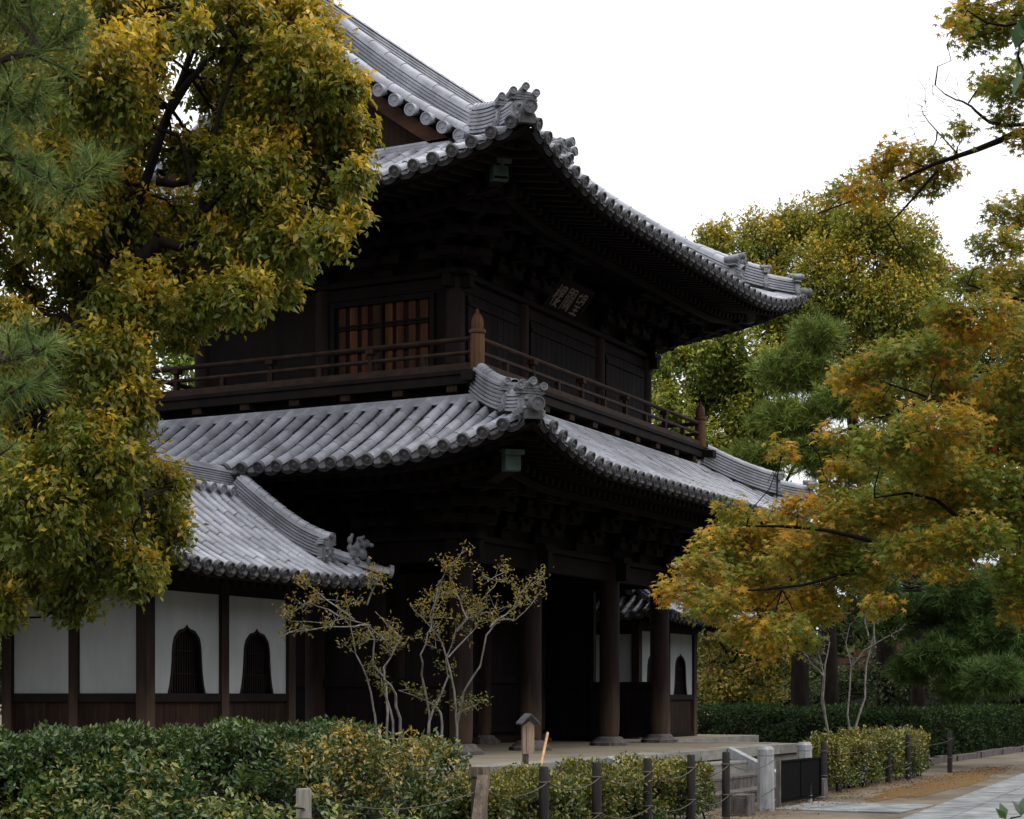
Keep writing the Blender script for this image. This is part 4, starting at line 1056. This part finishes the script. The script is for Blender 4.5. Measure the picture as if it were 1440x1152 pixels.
hedge('azalea_hedge', 'olive yellow hedge right of the black barrier, behind rope posts', 'hedge', [(1.5, -4.13), (5.0, -4.03), (9.2, -3.95)], .88, .45, 13, 1700, .065, (.05, .09, .018), YEL, .24, .08)
hedge('clipped_hedge', 'far dark hedge on the low stone kerb at the right edge', 'hedge', [(12, -2.35), (36, -2.0)], 1.25, .9, 14, 600, .10, DGREEN, (.05, .08, .018), .2, lm='dark')
hb = atD(968, 1000, 50)
hedge('clipped_hedge', 'far dark hedge behind the terrace right end, under the tree trunks', 'hedge', [(hb[0], hb[1]), (13.2, -1.6)], 1.33, .9, 15, 500, .10, DGREEN, (.045, .07, .018), .2, lm='dark')
def bush(name, label, cat, clumps, seed, L, ca, cb, yb, per=60, k=9, ytop=0.):
    rng = np.random.default_rng(seed); c0 = np.mean([c for c, r in clumps], 0); t = thing(name, (c0[0], c0[1], 0), label, cat)
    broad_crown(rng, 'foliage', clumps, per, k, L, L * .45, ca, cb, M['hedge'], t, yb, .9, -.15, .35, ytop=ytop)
    b = MB()
    for c, r in clumps:
        for _ in range(3):
            e = V(c) + V(rdir(rng, 1)[0]) * r * .6; b.tube([(c[0] + rng.normal(0, .1), c[1] + rng.normal(0, .1), 0), V(c) * .9 + V((0, 0, .0)), e], [.02, .014, .006], 5)
    b.build('stems', M['bark'], t); return t
bush('azalea_bush', 'rounded yellow tipped azalea bush below the two bare shrubs', 'bush', [(atY(x, y, Y), r) for x, y, Y, r in ((430, 1075, -3.9, .3), (500, 1065, -4.0, .38), (560, 1075, -4.1, .38), (610, 1085, -4.1, .36), (530, 1120, -4.2, .36), (460, 1130, -4.2, .3), (600, 1130, -4.3, .33), (648, 1110, -4.2, .26))], 21, .06, (.045, .085, .018), (.40, .25, .03), .02, ytop=.7)
bush('broadleaf_bush', 'dark green bush between the clipped hedge and the yellow azalea', 'bush', [(atY(x, y, Y), r) for x, y, Y, r in ((540, 1062, -3.35, .26), (590, 1058, -3.3, .25), (630, 1062, -3.3, .22), (400, 1085, -3.5, .25), (340, 1100, -3.4, .2), (455, 1062, -3.3, .24))], 22, .07, (.035, .07, .016), (.13, .18, .04), .25)
bush('camellia_bush', 'leafy bush with orange tints in the lower left corner', 'bush', [(atD(x, y, d), r) for x, y, d, r in ((20, 1110, 14.5, .28), (80, 1120, 14.3, .3), (140, 1105, 14.8, .3), (200, 1100, 14.6, .3), (250, 1110, 14.8, .26), (110, 1160, 14, .3), (30, 1165, 13.8, .3), (200, 1160, 14, .3), (270, 1150, 14.2, .22))], 23, .075, (.036, .085, .018), (.32, .25, .045), -.08)
bush('camellia_bush', 'low sprawling bush at the bottom edge beside the grey post', 'bush', [(atD(x, y, d), r) for x, y, d, r in ((310, 1140, 13.5, .17), (355, 1145, 13.4, .16), (390, 1160, 13.3, .16), (470, 1165, 13.6, .2), (330, 1180, 13, .2), (560, 1180, 14, .25))], 24, .07, (.05, .10, .022), (.28, .26, .05), .2)

# ================================================================== TREES
def shrub_tree(label, stems, d, seed, nleaf, r0=.018, lc=((.10, .115, .02), (.34, .22, .03)), L=.05, grp=None):
    """slender many-stemmed small tree; stems are polylines measured on the photograph at depth d"""
    rng = np.random.default_rng(seed); base = atD(*stems[0][0], d); t = thing('bare_shrub', (base[0], base[1], 0), label, 'small tree', grp)
    b = MB(); tips = []; ends = []
    for si, s in enumerate(stems):
        dd = d + rng.uniform(-.35, .35) * (1 if si else 0); pts = []
        for i, (x, y) in enumerate(s): pts.append(V(atD(x, y, d + (dd - d) * min(1, i / 2))))
        if s[0][1] > 995: pts = [V((pts[0].x + rng.normal(0, .03), pts[0].y + rng.normal(0, .03), .05))] + pts; ra = r0
        else: ra = r0 * .6
        Q = []
        for i in range(len(pts) - 1):
            for f in (0, .5): Q.append(pts[i].lerp(pts[i + 1], f) + V(rng.normal(0, .008, 3)))
        Q.append(pts[-1]); k = len(Q)
        b.tube(Q, [ra + (.004 - ra) * (i / (k - 1)) ** .9 for i in range(k)], 6)
        # twigs along the outer half
        for _ in range(6):
            i = rng.integers(int(k * .55), k); p = Q[min(i, k - 1)]; dr = V(rdir(rng, 1)[0]); dr.z = abs(dr.z) * .6 + .1
            ln = rng.uniform(.08, .22); m_ = p + dr * ln * .5 + V(rng.normal(0, .03, 3)); e = p + dr * ln + V((0, 0, .03))
            b.tube([p, m_, e], [.0045, .003, .0015], 4); tips += [(m_, dr), (e, dr)]
            for _ in range(2):
                d2 = (dr + V(rng.normal(0, .6, 3))).normalized(); e2 = m_ + d2 * rng.uniform(.05, .13); b.tube([m_, e2], [.003, .0015], 3); tips.append((e2, d2))
    b.build('branches', M['bark_pale'], t)
    T = np.array([p for p, q in tips]); O = np.array([q for p, q in tips]); sel = rng.integers(0, len(T), nleaf)
    P = T[sel] + rng.normal(0, .035, (nleaf, 3)); A = unit(O[sel] * .5 + rng.normal(size=(nleaf, 3)))
    hgt = (P[:, 2] - P[:, 2].min()) / np.ptp(P[:, 2]); Ls = L * rng.uniform(.6, 1.2, nleaf)
    v, tr, c = leaf_arrays(P, A, unit(rng.normal(size=(nleaf, 3)) * .6 + [0, 0, 1]), Ls, Ls * .45, mixcol(rng, *lc, hgt * .7 + rng.normal(0, .3, nleaf)))
    npmesh('leaves', v, tr, M['leaf'], t, c); return t
def z36(pts): return [(380 + x / 3.6, 760 + y / 3.6) for x, y in pts]
shrub_tree('slender grey stemmed shrub with sparse leaves, the left one before the gate', [z36(s) for s in (
    [(540, 925), (528, 850), (490, 690), (435, 575), (410, 440), (395, 330)], [(595, 960), (597, 800), (575, 700), (520, 620), (530, 500), (490, 420), (380, 395), (260, 420), (100, 410)],
    [(655, 900), (630, 780), (580, 700), (575, 640), (640, 540), (668, 497), (600, 430), (530, 360)], [(490, 425), (590, 510), (625, 560)], [(430, 400), (330, 330), (250, 270), (170, 210)],
    [(490, 320), (530, 230), (545, 205)], [(500, 430), (420, 440), (300, 440), (100, 470), (20, 510)], [(630, 920), (590, 800), (560, 700), (500, 660)], [(450, 530), (500, 500), (600, 500)], [(380, 395), (300, 350), (200, 320), (100, 370)])], 20.2, 31, 1250)
shrub_tree('slender grey stemmed shrub with spreading crown, the right one before the gate', [z36(s) for s in (
    [(945, 945), (930, 760), (890, 580), (865, 510), (820, 450), (760, 380), (710, 330)], [(800, 925), (830, 850), (870, 760), (900, 690), (890, 600), (940, 460), (1010, 370), (1060, 290)],
    [(950, 925), (980, 770), (1060, 640), (1090, 480), (1150, 410), (1240, 400), (1330, 320), (1395, 235)], [(1110, 440), (1150, 405), (1230, 340), (1270, 270), (1330, 190)], [(900, 590), (980, 510), (1050, 430), (1050, 390)],
    [(805, 890), (770, 680), (765, 580), (800, 470), (820, 400), (850, 230)], [(1050, 380), (1095, 330), (1100, 270), (1145, 200), (1148, 155)], [(850, 225), (890, 160), (945, 100)], [(870, 930), (845, 840), (780, 810), (650, 760)],
    [(820, 450), (810, 380), (840, 290), (870, 210)], [(950, 880), (1020, 850), (1050, 830)], [(940, 470), (1000, 400), (1080, 370), (1180, 340)], [(1000, 400), (960, 300), (940, 250)])], 20.6, 32, 1750)
def z6(pts): return [(1120 + x / 3.469, 820 + y / 3.469) for x, y in pts]
shrub_tree('thin pale double stemmed shrub behind the right hedge, left of its twin', [z6(s) for s in ([(155, 740), (120, 580), (130, 450), (110, 330), (120, 270)], [(155, 735), (130, 560), (140, 400), (160, 300), (150, 250)], [(130, 450), (70, 390), (40, 340)])], 31.5, 33, 160, .03, ((.05, .06, .03), (.12, .11, .05)), .06)
shrub_tree('tall thin pale shrub behind the right hedge, before the leaning trunk', [z6(s) for s in ([(260, 740), (250, 640), (265, 400), (240, 290), (260, 200)], [(280, 735), (335, 560), (340, 400), (380, 260), (370, 130), (340, 100)], [(265, 410), (330, 330), (430, 270), (490, 235)], [(350, 260), (335, 190), (350, 110)], [(380, 300), (380, 200), (420, 160)])], 32.5, 34, 220, .03, ((.05, .06, .03), (.12, .11, .05)), .06)

# --- big camphor-like tree on the left
rng = np.random.default_rng(41)
CL = [(60, 30, 90), (150, 20, 90), (140, 110, 90), (60, 150, 90), (190, 180, 55), (205, 70, 45), (330, 25, 80), (405, 40, 65), (425, 95, 65), (465, 150, 52), (480, 215, 46), (450, 285, 58), (400, 335, 58), (365, 240, 75), (390, 160, 75), (335, 120, 55), (330, 190, 45),
      (462, 335, 36), (390, 405, 32), (345, 415, 45), (295, 420, 40), (130, 290, 80), (190, 320, 55), (70, 320, 55), (120, 390, 65), (190, 425, 65), (250, 465, 32), (85, 475, 55), (150, 505, 65), (185, 565, 45), (60, 585, 85), (135, 640, 85), (205, 690, 55), (228, 745, 48),
      (60, 715, 85), (140, 765, 75), (190, 805, 42), (100, 840, 42), (40, 795, 55), (0, 650, 70), (-10, 520, 60), (0, 850, 40), (242, 680, 30), (280, 440, 35), (-60, 60, 100), (-60, 300, 90), (-50, 700, 90), (10, 240, 60), (255, 10, 50), (500, 300, 22), (300, 340, 40), (270, 210, 30)]
CL += [(508, 185, 30), (500, 245, 30), (490, 120, 30), (255, 215, 34, .9), (290, 130, 26, .9), (250, 300, 40, 1.2), (320, 300, 50, .8), (240, 380, 50, .8), (20, 380, 30), (45, 415, 22), (10, 450, 40), (30, 640, 60), (270, 40, 26), (100, 230, 60), (440, 220, 60, .6), (380, 320, 55, .6), (160, 240, 50), (215, 30, 50, .8), (410, 150, 70, .9), (320, 380, 50, .7), (175, 120, 50, .7)]
CLW = pxclumps(CL, 16.5, 1.1, rng, 1.06)
tb = atD(-70, 1060, 16.5); t = thing('broadleaf_tree', (tb[0], tb[1], 0), 'big yellow green broadleaf tree overhanging the pavilion on the left', 'tree')
b = MB(); pts = []
pts += limb(b, [(-70, 1190), (-55, 900), (-20, 720), (40, 590), (110, 470), (180, 385), (225, 338)], 16.5, .2, .065, 10)
pts += limb(b, [(225, 338), (262, 352), (285, 325), (285, 260), (300, 200), (312, 140), (340, 60)], 16.3, .05, .012)
pts += limb(b, [(110, 470), (160, 370), (205, 260), (238, 150), (262, 100), (290, 0), (300, -60)], 16.6, .062, .018)
pts += limb(b, [(238, 155), (275, 100), (320, 60)], 16.5, .05, .015)
pts += limb(b, [(220, 255), (255, 262), (300, 240), (360, 260), (420, 285)], 16.4, .04, .01)
pts += limb(b, [(275, 345), (300, 395), (305, 440)], 16.2, .03, .01)
pts += limb(b, [(270, 262), (262, 225), (250, 190)], 16.3, .03, .012)
pts += limb(b, [(-20, 720), (60, 690), (140, 660), (200, 700)], 16.2, .07, .015)
pts += limb(b, [(285, 300), (330, 250), (380, 190), (430, 130)], 16.3, .035, .01)
twigs_to(b, rng, pts, CLW, .022); b.build('trunk', M['bark'], t)
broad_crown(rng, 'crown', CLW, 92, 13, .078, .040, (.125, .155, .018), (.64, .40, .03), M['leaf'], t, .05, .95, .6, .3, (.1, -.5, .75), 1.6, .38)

# --- pine boughs entering from the left, close to the camera
rng = np.random.default_rng(51); tb = atD(-420, 1100, 7.2)
t = thing('pine_tree', (tb[0], tb[1], 0), 'near pine whose long needled boughs enter at the left edge', 'pine tree')
b = MB(); pts = []
pts += limb(b, [(-420, 1500), (-430, 800), (-400, 300), (-380, -100)], 7.2, .16, .09, 10)
bl = [[(-400, 250), (-150, 120), (0, 82), (60, 72), (112, 40)], [(-400, 300), (-120, 150), (0, 142), (40, 152)], [(-410, 400), (-150, 240), (0, 214), (30, 232), (90, 268)], [(-420, 700), (-150, 540), (0, 505), (50, 500)], [(-420, 780), (-150, 620), (0, 560), (40, 545)], [(-420, 800), (-150, 660), (0, 640)], [(60, 72), (20, 20), (10, 0)], [(90, 268), (130, 240)], [(-150, 40), (20, 10), (60, -10)]]
tips, dirs = [], []
for l in bl:
    P = limb(b, l, 7.2, .03 if l[0][0] < 0 else .012, .007, 7); 
    for i in range(1, len(P)):
        for f in (.3, .65, 1.0):
            p_ = P[i - 1].lerp(P[i], f)
            if l[0][0] < 0 and i == 1 and f < .9: continue
            for _ in range(3):
                dr = ((P[i] - P[i - 1]).normalized() * .6 + V(rng.normal(0, .55, 3)) + V((0, 0, .35))).normalized(); e = p_ + dr * rng.uniform(.04, .16); b.tube([p_, e], [.006, .004], 5); tips.append(e); dirs.append(dr)
b.build('branches', M['bark_pine'], t)
needle_crown(rng, 'needles', np.array(tips), np.array(dirs), 60, .12, .0042, (.06, .12, .035), (.22, .28, .065), M['needle'], t)

# --- maple on the right
rng = np.random.default_rng(61); DM = 11.5
MC = [(1000, 855, 34), (1045, 885, 32), (1075, 905, 28), (958, 832, 34), (985, 800, 40), (1020, 765, 48), (1070, 745, 50), (1060, 820, 58), (1100, 885, 36), (1140, 775, 62), (1145, 850, 48), (1210, 725, 68), (1210, 805, 50), (1290, 695, 72), (1285, 775, 55), (1370, 680, 75), (1370, 755, 55), (1445, 720, 80), (1250, 625, 55), (1320, 600, 65), (1400, 580, 70), (1205, 530, 38),
      (1260, 505, 48), (1320, 495, 55), (1380, 450, 62), (1435, 395, 55), (1405, 345, 38), (1360, 395, 30), (1102, 632, 20), (1165, 612, 20), (1190, 660, 30), (1425, 300, 40), (1015, 850, 36), (1030, 720, 24), (1120, 715, 30), (1440, 800, 50), (1235, 850, 25), (1340, 800, 30), (1470, 480, 70), (1480, 640, 80), (1130, 900, 25), (1240, 570, 40), (1300, 650, 55), (1440, 540, 60), (1390, 620, 60), (1430, 460, 50), (1330, 540, 45), (1440, 850, 40), (1180, 700, 45), (1400, 720, 60), (1330, 440, 35)]
MU = [(1180, 272, 18), (1205, 262, 20), (1235, 240, 24), (1262, 215, 24), (1300, 228, 26), (1332, 245, 18), (1350, 185, 16), (1385, 50, 34), (1365, 18, 26), (1430, 115, 40), (1412, 165, 20), (1280, 256, 20), (1420, 20, 40), (1240, 270, 18), (1310, 262, 16), (1395, 120, 20), (1440, 200, 20), (1345, 35, 16)]
MW = pxclumps(MC, DM, .9, rng) + pxclumps(MU, DM - .8, .35, rng, 1.22)
tb = atD(1800, 1100, DM); t = thing('maple_tree', (tb[0], tb[1], 0), 'maple turning orange and yellow, reaching in from the right edge', 'maple tree')
b = MB(); pts = []
pts += limb(b, [(1800, 1330), (1790, 1000), (1720, 800), (1640, 640), (1600, 450), (1580, 250)], DM, .17, .07, 10)
pts += limb(b, [(1690, 740), (1560, 690), (1440, 690), (1350, 730), (1270, 775), (1180, 810), (1100, 830), (1000, 830)], DM, .026, .005)
pts += limb(b, [(1350, 730), (1300, 690), (1230, 700)], DM - .2, .016, .005)
pts += limb(b, [(1640, 640), (1540, 620), (1440, 620), (1380, 590), (1310, 560), (1250, 540)], DM + .3, .02, .005)
pts += limb(b, [(1600, 450), (1500, 430), (1420, 420), (1360, 400)], DM, .02, .005)
pts += limb(b, [(1270, 775), (1190, 750), (1120, 740), (1050, 740)], DM - .2, .02, .006)
pts += limb(b, [(1590, 330), (1520, 165), (1440, 182), (1390, 205), (1340, 222), (1300, 235), (1240, 268), (1150, 300)], DM - .8, .03, .003)
pts += limb(b, [(1440, 175), (1400, 178), (1375, 160), (1362, 145), (1335, 138), (1315, 120)], DM - .8, .014, .002)
pts += limb(b, [(1362, 145), (1375, 125), (1392, 110)], DM - .8, .006, .002)
pts += limb(b, [(1345, 215), (1318, 185), (1300, 165), (1295, 150)], DM - .8, .006, .0015)
pts += limb(b, [(1318, 240), (1275, 290), (1250, 315)], DM - .8, .010, .003)
pts += limb(b, [(1600, 120), (1500, 60), (1440, 30), (1400, 40), (1360, 15)], DM - .8, .02, .004)
pts += limb(b, [(1310, 560), (1200, 600), (1140, 625), (1100, 635)], DM, .014, .004)
for _ in range(46):                                        # bare twigs against the sky
    x, y = [(1335, 135), (1315, 118), (1300, 160), (1345, 160), (1225, 235), (1190, 255), (1300, 185)][rng.integers(0, 7)]
    p0 = (x + rng.normal(0, 9), y + rng.normal(0, 9)); a_ = rng.uniform(math.pi * .75, math.pi * 1.6); l = rng.uniform(14, 34)
    limb(b, [p0, (p0[0] + math.cos(a_) * l * .5 + rng.normal(0, 3), p0[1] + math.sin(a_) * l * .5), (p0[0] + math.cos(a_) * l, p0[1] + math.sin(a_ + .3) * l)], DM - .8, .0022, .0008, 4)
twigs_to(b, rng, pts, MW, .0055, 4); b.build('branches', M['bark'], t)
T, O = clump_tips(rng, MW, 680, .55, .3); n = len(T); k = 2
P = np.repeat(T, k, 0) + rng.normal(0, .03, (n * k, 3)); A = unit(rng.normal(size=(n * k, 3)) * [1, 1, .45] + np.repeat(O, k, 0) * .3 + [0, 0, -.35])
N_ = unit(rng.normal(size=(n * k, 3)) * .45 + [-.25, -.2, 1])
px_ = P @ np.array([math.sin(TH), -math.cos(TH), 0]); tone = .38 + .3 * np.sin(px_ * 4 + P[:, 2] * 5) * np.sin(P[:, 2] * 7 + P[:, 1] * 3) - .10 * (px_ - px_.mean()) + rng.normal(0, .25, n * k)
Cc = mixcol(rng, (.15, .19, .024), (.70, .33, .022), tone - .23, .22); rd = rng.uniform(0, 1, n * k) < .012; Cc[rd] = [.34, .07, .03]
v, tr, c = star_arrays(P, A, N_, .041 * rng.uniform(.55, 1.25, n * k), Cc); npmesh('crown', v, tr, M['maple'], t, c)

# --- trees beyond the gate
def far_tree(label, clumps, d, seed, trunk, old, young, L=.17, per=7, k=9, yb=.35, kind='broad', tr_r=.28, cat='tree', name='broadleaf_tree', lo=.4, grp='trees standing beyond the gate'):
    rng = np.random.default_rng(seed); W_ = pxclumps(clumps, d, 1.6, rng); tb = atD(trunk[0][0], 1030, d); t = thing(name, (tb[0], tb[1], 0), label, cat, grp)
    b = MB(); q = [V((tb[0], tb[1], -.1))] + [V(atD(x, y, d)) for x, y in trunk[1:]]; k_ = len(q)
    Q = []
    for i in range(k_ - 1): Q += [q[i].lerp(q[i + 1], f) for f in (0, .25, .5, .75)]
    Q.append(q[-1]); m_ = len(Q); b.tube(Q, [tr_r * (1.25 if i == 0 else 1 - .75 * i / m_) for i in range(m_)], 10)
    twigs_to(b, rng, Q[m_ // 2:], W_, .07); b.build('trunk', M['bark'], t)
    if kind == 'broad': broad_crown(rng, 'crown', W_, per, k, L, L * .55, old, young, M['far'], t, yb, .9, .3, lo, spread=2.2)
    else:
        T, O = clump_tips(rng, W_, per, .6, .3); O = unit(O + [0, 0, .6]); needle_crown(rng, 'crown', T, O, k, L, L * .085, old, young, M['needle'], t)
    return t
far_tree('domed yellow green tree highest beyond the gate on the right', [(1005, 340, 34), (1000, 390, 45), (1075, 345, 52), (1150, 320, 52), (1215, 318, 55), (1270, 340, 50), (1300, 385, 45), (1170, 395, 75), (1085, 425, 65), (1255, 430, 70), (1130, 480, 60), (1040, 410, 50), (1220, 500, 60), (1310, 450, 45), (1110, 320, 35), (1330, 500, 50)], 56, 71, [(1250, 1030), (1246, 900), (1235, 800), (1200, 600), (1180, 450)], (.16, .195, .026), (.56, .36, .035), .13, 32, 11, .04, lo=.25, tr_r=.40)
far_tree('loose green tree with sky gaps right behind the upper storey', [(925, 515, 32), (965, 495, 38), (1020, 475, 42), (945, 575, 36), (1000, 560, 40), (1050, 590, 45), (935, 640, 35), (985, 630, 40), (1075, 520, 45), (1060, 660, 45), (960, 600, 48), (1030, 640, 48), (930, 555, 26), (1000, 520, 42), (1080, 600, 48), (1040, 540, 42)], 50, 72, [(1125, 1030), (1125, 900), (1110, 750), (1070, 620), (1010, 520)], (.09, .145, .022), (.34, .32, .04), .14, 30, 10, .30, tr_r=.30, lo=.3)
far_tree('soft dark pine between the gate roofs and the maple', [(1120, 520, 60), (1150, 470, 40), (1110, 590, 55), (1060, 650, 45), (1150, 640, 50), (1190, 560, 50), (1040, 690, 40), (1220, 640, 60)], 45, 73, [(1168, 1030), (1166, 900), (1160, 700), (1140, 500)], (.06, .11, .022), (.22, .26, .04), .28, 30, 30, .4, 'pine', .26, 'pine tree', 'pine_tree')
far_tree('dark green pine with low drooping boughs at the right edge', [(1290, 860, 45), (1340, 830, 50), (1400, 830, 55), (1370, 890, 55), (1430, 890, 55), (1320, 920, 45), (1400, 950, 45), (1250, 880, 35), (1450, 950, 45), (1280, 940, 35), (1350, 965, 35), (1440, 820, 50), (1240, 830, 30)], 40, 74, [(1475, 1030), (1475, 950), (1470, 850), (1465, 700)], (.028, .065, .016), (.10, .155, .03), .26, 44, 32, .4, 'pine', .24, 'pine tree', 'pine_tree')
far_tree('dark trunked tree standing just left of the red brown roof', [(1300, 700, 60), (1260, 760, 50), (1340, 760, 50), (1400, 720, 60), (1350, 650, 60), (1270, 560, 60), (1330, 520, 60), (1400, 500, 60), (1250, 640, 50), (1440, 600, 60), (1370, 580, 60), (1440, 420, 50), (1380, 400, 35)], 52, 75, [(1292, 1030), (1290, 900), (1290, 780), (1310, 680)], (.06, .10, .02), (.18, .21, .03), .15, 16, 9, .25, tr_r=.24)
far_tree('green tree glimpsed behind the left pavilion roof and balcony', [(235, 440, 45), (200, 500, 50), (260, 500, 40), (215, 560, 45), (150, 460, 60), (120, 560, 70), (60, 500, 60), (270, 550, 30), (170, 620, 60), (30, 600, 60)], 44, 76, [(150, 1030), (155, 800), (170, 600), (200, 480)], (.09, .15, .025), (.24, .28, .04), .18, 11, 9, .4, tr_r=.25)
far_tree('low yellowish shrub tree behind the far pavilion corner', [(1000, 930, 40), (1040, 910, 40), (1010, 970, 35), (1060, 960, 40), (1090, 930, 35), (990, 890, 30), (1085, 985, 25)], 52, 77, [(1030, 1030), (1030, 960), (1035, 920)], (.09, .11, .018), (.30, .20, .03), .15, 11, 9, .3, tr_r=.08)
far_tree('slim dark tree beside the right corner of the far pavilion', [(985, 850, 30), (1000, 800, 40), (970, 780, 30), (1030, 770, 40)], 46, 78, [(975, 1030), (974, 930), (980, 850), (985, 790)], (.03, .045, .014), (.10, .10, .03), .15, 8, 9, .3, tr_r=.13)
far_tree('big broadleaf tree out of view on the left, added to shade the pavilion', [(-150, 500, 150), (-320, 420, 170), (-230, 250, 170), (-420, 620, 150), (-200, 720, 130), (-520, 450, 160), (-330, 800, 120), (-120, 860, 70), (-420, 200, 150), (-180, 380, 120), (-250, 560, 140), (-140, 640, 90), (-130, 760, 80), (-600, 650, 160)], 23, 79, [(-300, 1030), (-300, 800), (-280, 600), (-300, 400)], (.06, .09, .015), (.3, .24, .03), .13, 22, 9, .1, tr_r=.3, grp=None)  # unseen tree added to shade the west walls
far_tree('dark undergrowth filling the gap below the red brown roof', [(1215, 960, 40), (1255, 965, 38), (1290, 955, 36), (1330, 965, 40), (1370, 965, 40), (1410, 960, 40), (1240, 930, 26), (1320, 935, 30), (1180, 965, 35), (1130, 970, 30)], 57, 80, [(1290, 1030), (1290, 985), (1290, 960)], (.022, .04, .012), (.07, .09, .02), .15, 10, 9, .2, tr_r=.05)
# distant wood: one mass closing the view
rng = np.random.default_rng(81); W_ = []
for i in range(150): W_.append((atD(900 + i * 5 + rng.uniform(-12, 12), rng.uniform(740, 975) if i % 3 else rng.uniform(930, 980), 80 + rng.uniform(-6, 10)), rng.uniform(1.1, 2.0)))
for i in range(60): W_.append((atD(-160 + i * 10, rng.uniform(560, 980), 74 + rng.uniform(-5, 8)), rng.uniform(1.2, 2.2)))
o = broad_crown(rng, 'distant_wood', W_, 5, 9, .3, .17, (.03, .048, .014), (.11, .12, .025), M['far'], None, .25, .9, .3, .3, spread=2.2); tag(o, 'dark distant woodland closing the view behind the trunks', 'woodland', kind='stuff')

# unseen woods added round the precinct, behind and beside the camera: they close the low sky and shade the walls
rng = np.random.default_rng(83); W_ = []
for x in np.arange(-70, 62, 3.6):
    for z in (1.5, 5, 8.5, 11.5): W_.append((np.array([x + rng.uniform(-1.5, 1.5), -33 - .08 * abs(x) + rng.uniform(-2, 2), z + rng.uniform(-.8, .8)]), rng.uniform(2.2, 3.2)))
for y in np.arange(-32, 44, 3.6):
    for z in (1.5, 5, 8.5, 11.5): W_.append((np.array([-62 + rng.uniform(-2, 2), y + rng.uniform(-1.5, 1.5), z]), rng.uniform(2.2, 3.2)))
o = broad_crown(rng, 'unseen_shade_wood', W_, .55, 6, .75, .45, (.03, .05, .014), (.11, .12, .025), M['far'], None, .25, .9, .3, .3, spread=2.2); tag(o, 'unseen woodland edge added round the temple grounds for shade', 'woodland', kind='stuff')
# --- far bits: red-roofed house, bamboo fence
c = atD(1287, 960, 66); t = thing('far_house', (c[0], c[1], 0), 'small far house with red brown roof glimpsed between trunks', 'house')
b = MB(); b.box(c[0] - 1.6, c[0] + 1.6, c[1] - 2.2, c[1] + 2.2, 0, 2.65); b.build('wall', M['farwall'], t)
b = MB()
for i in range(4):
    z = 2.6 + i * .26; o_ = 2.9 - i * .55; b.box(c[0] - 2.0 + i * .1, c[0] + 2.0 - i * .1, c[1] - o_, c[1] + o_, z, z + .2)
b.build('roof', M['redroof'], t)
b = MB(); b.box(c[0] - 1.66, c[0] - 1.605, c[1] - .7, c[1] + .7, .9, 1.9); b.build('window', M['blackmetal'], t)
a, e = atD(1352, 1000, 66), atD(1470, 1000, 72); t = thing('bamboo_fence', (a[0], a[1], 0), 'low bamboo picket fence behind the far right hedge', 'fence'); n = 44
b = MB(); rs = random.Random(8)
for i in range(n):
    f = i / (n - 1); x, y = a[0] + (e[0] - a[0]) * f, a[1] + (e[1] - a[1]) * f; b.tube([(x, y, 0), (x, y, 1.32 + rs.uniform(-.05, .06))], .028, 6)
b.build('pickets', M['bamboo'], t)
b = MB()
for z in (.5, 1.1): b.tube([(a[0], a[1] - .04, z), (e[0], e[1] - .04, z)], .03, 6)
b.build('rails', M['bamboo'], t)
# --- near sprig in the upper and lower right corners
def sprig(label, pts, d, seed, L, root):
    rng = np.random.default_rng(seed); b = MB(); base = atD(*root, d); t = thing('evergreen_shrub', (base[0], base[1], 0), label, 'shrub')
    P0 = limb(b, pts, d, .008, .003, 6); b.build('stem', M['bark'], t); P, A = [], []
    for i in range(1, len(P0)):
        if i < len(P0) - 3: continue
        for _ in range(3): P.append(np.array(P0[i])); A.append(rng.normal(size=3) + [0, 0, .1])
    P, A = np.array(P), unit(np.array(A)); n = len(P); Ls = L * rng.uniform(.8, 1.2, n)
    v, tr, c = leaf_arrays(P, A, unit(rng.normal(size=(n, 3)) * .3 + [-.4, -.2, 1]), Ls, Ls * .5, mixcol(rng, (.03, .07, .02), (.07, .12, .03), rng.uniform(0, 1, n))); npmesh('leaves', v, tr, M['hedge'], t, c)
sprig('near glossy leaves of a low shrub peeping in at the bottom right corner', [(1500, 1900), (1470, 1500), (1440, 1200), (1425, 1165), (1415, 1152), (1436, 1148)], 7.0, 91, .075, (1500, 1900))
sprig('near broad green leaves hanging in at the upper right corner', [(1660, 1900), (1680, 900), (1640, 300), (1560, 90), (1480, 40), (1445, 52), (1428, 70), (1440, 100)], 5.5, 92, .10, (1660, 1900))
# fallen leaves on the sand
rng = np.random.default_rng(95); n = 2600
X = rng.uniform(-5.5, 14, n); Y = -4.1 - np.abs(rng.normal(0, .55, n)) - .0 * X; keep = Y > edge(X) - .6; X, Y = X[keep], Y[keep]; n = len(X)
P = np.stack([X, Y, np.full(n, .026) + rng.uniform(0, .01, n)], 1); A = unit(rng.normal(size=(n, 3)) * [1, 1, .12]); Ls = .05 * rng.uniform(.6, 1.3, n)
v, tr, c = leaf_arrays(P, A, unit(rng.normal(size=(n, 3)) * .25 + [0, 0, 1]), Ls, Ls * .55, mixcol(rng, (.12, .075, .038), (.26, .14, .05), rng.uniform(0, 1, n)))
tag(npmesh('fallen_leaves', v, tr, M['far'], None, c), 'brown fallen leaves scattered over the bare earth', 'fallen leaves', kind='stuff')
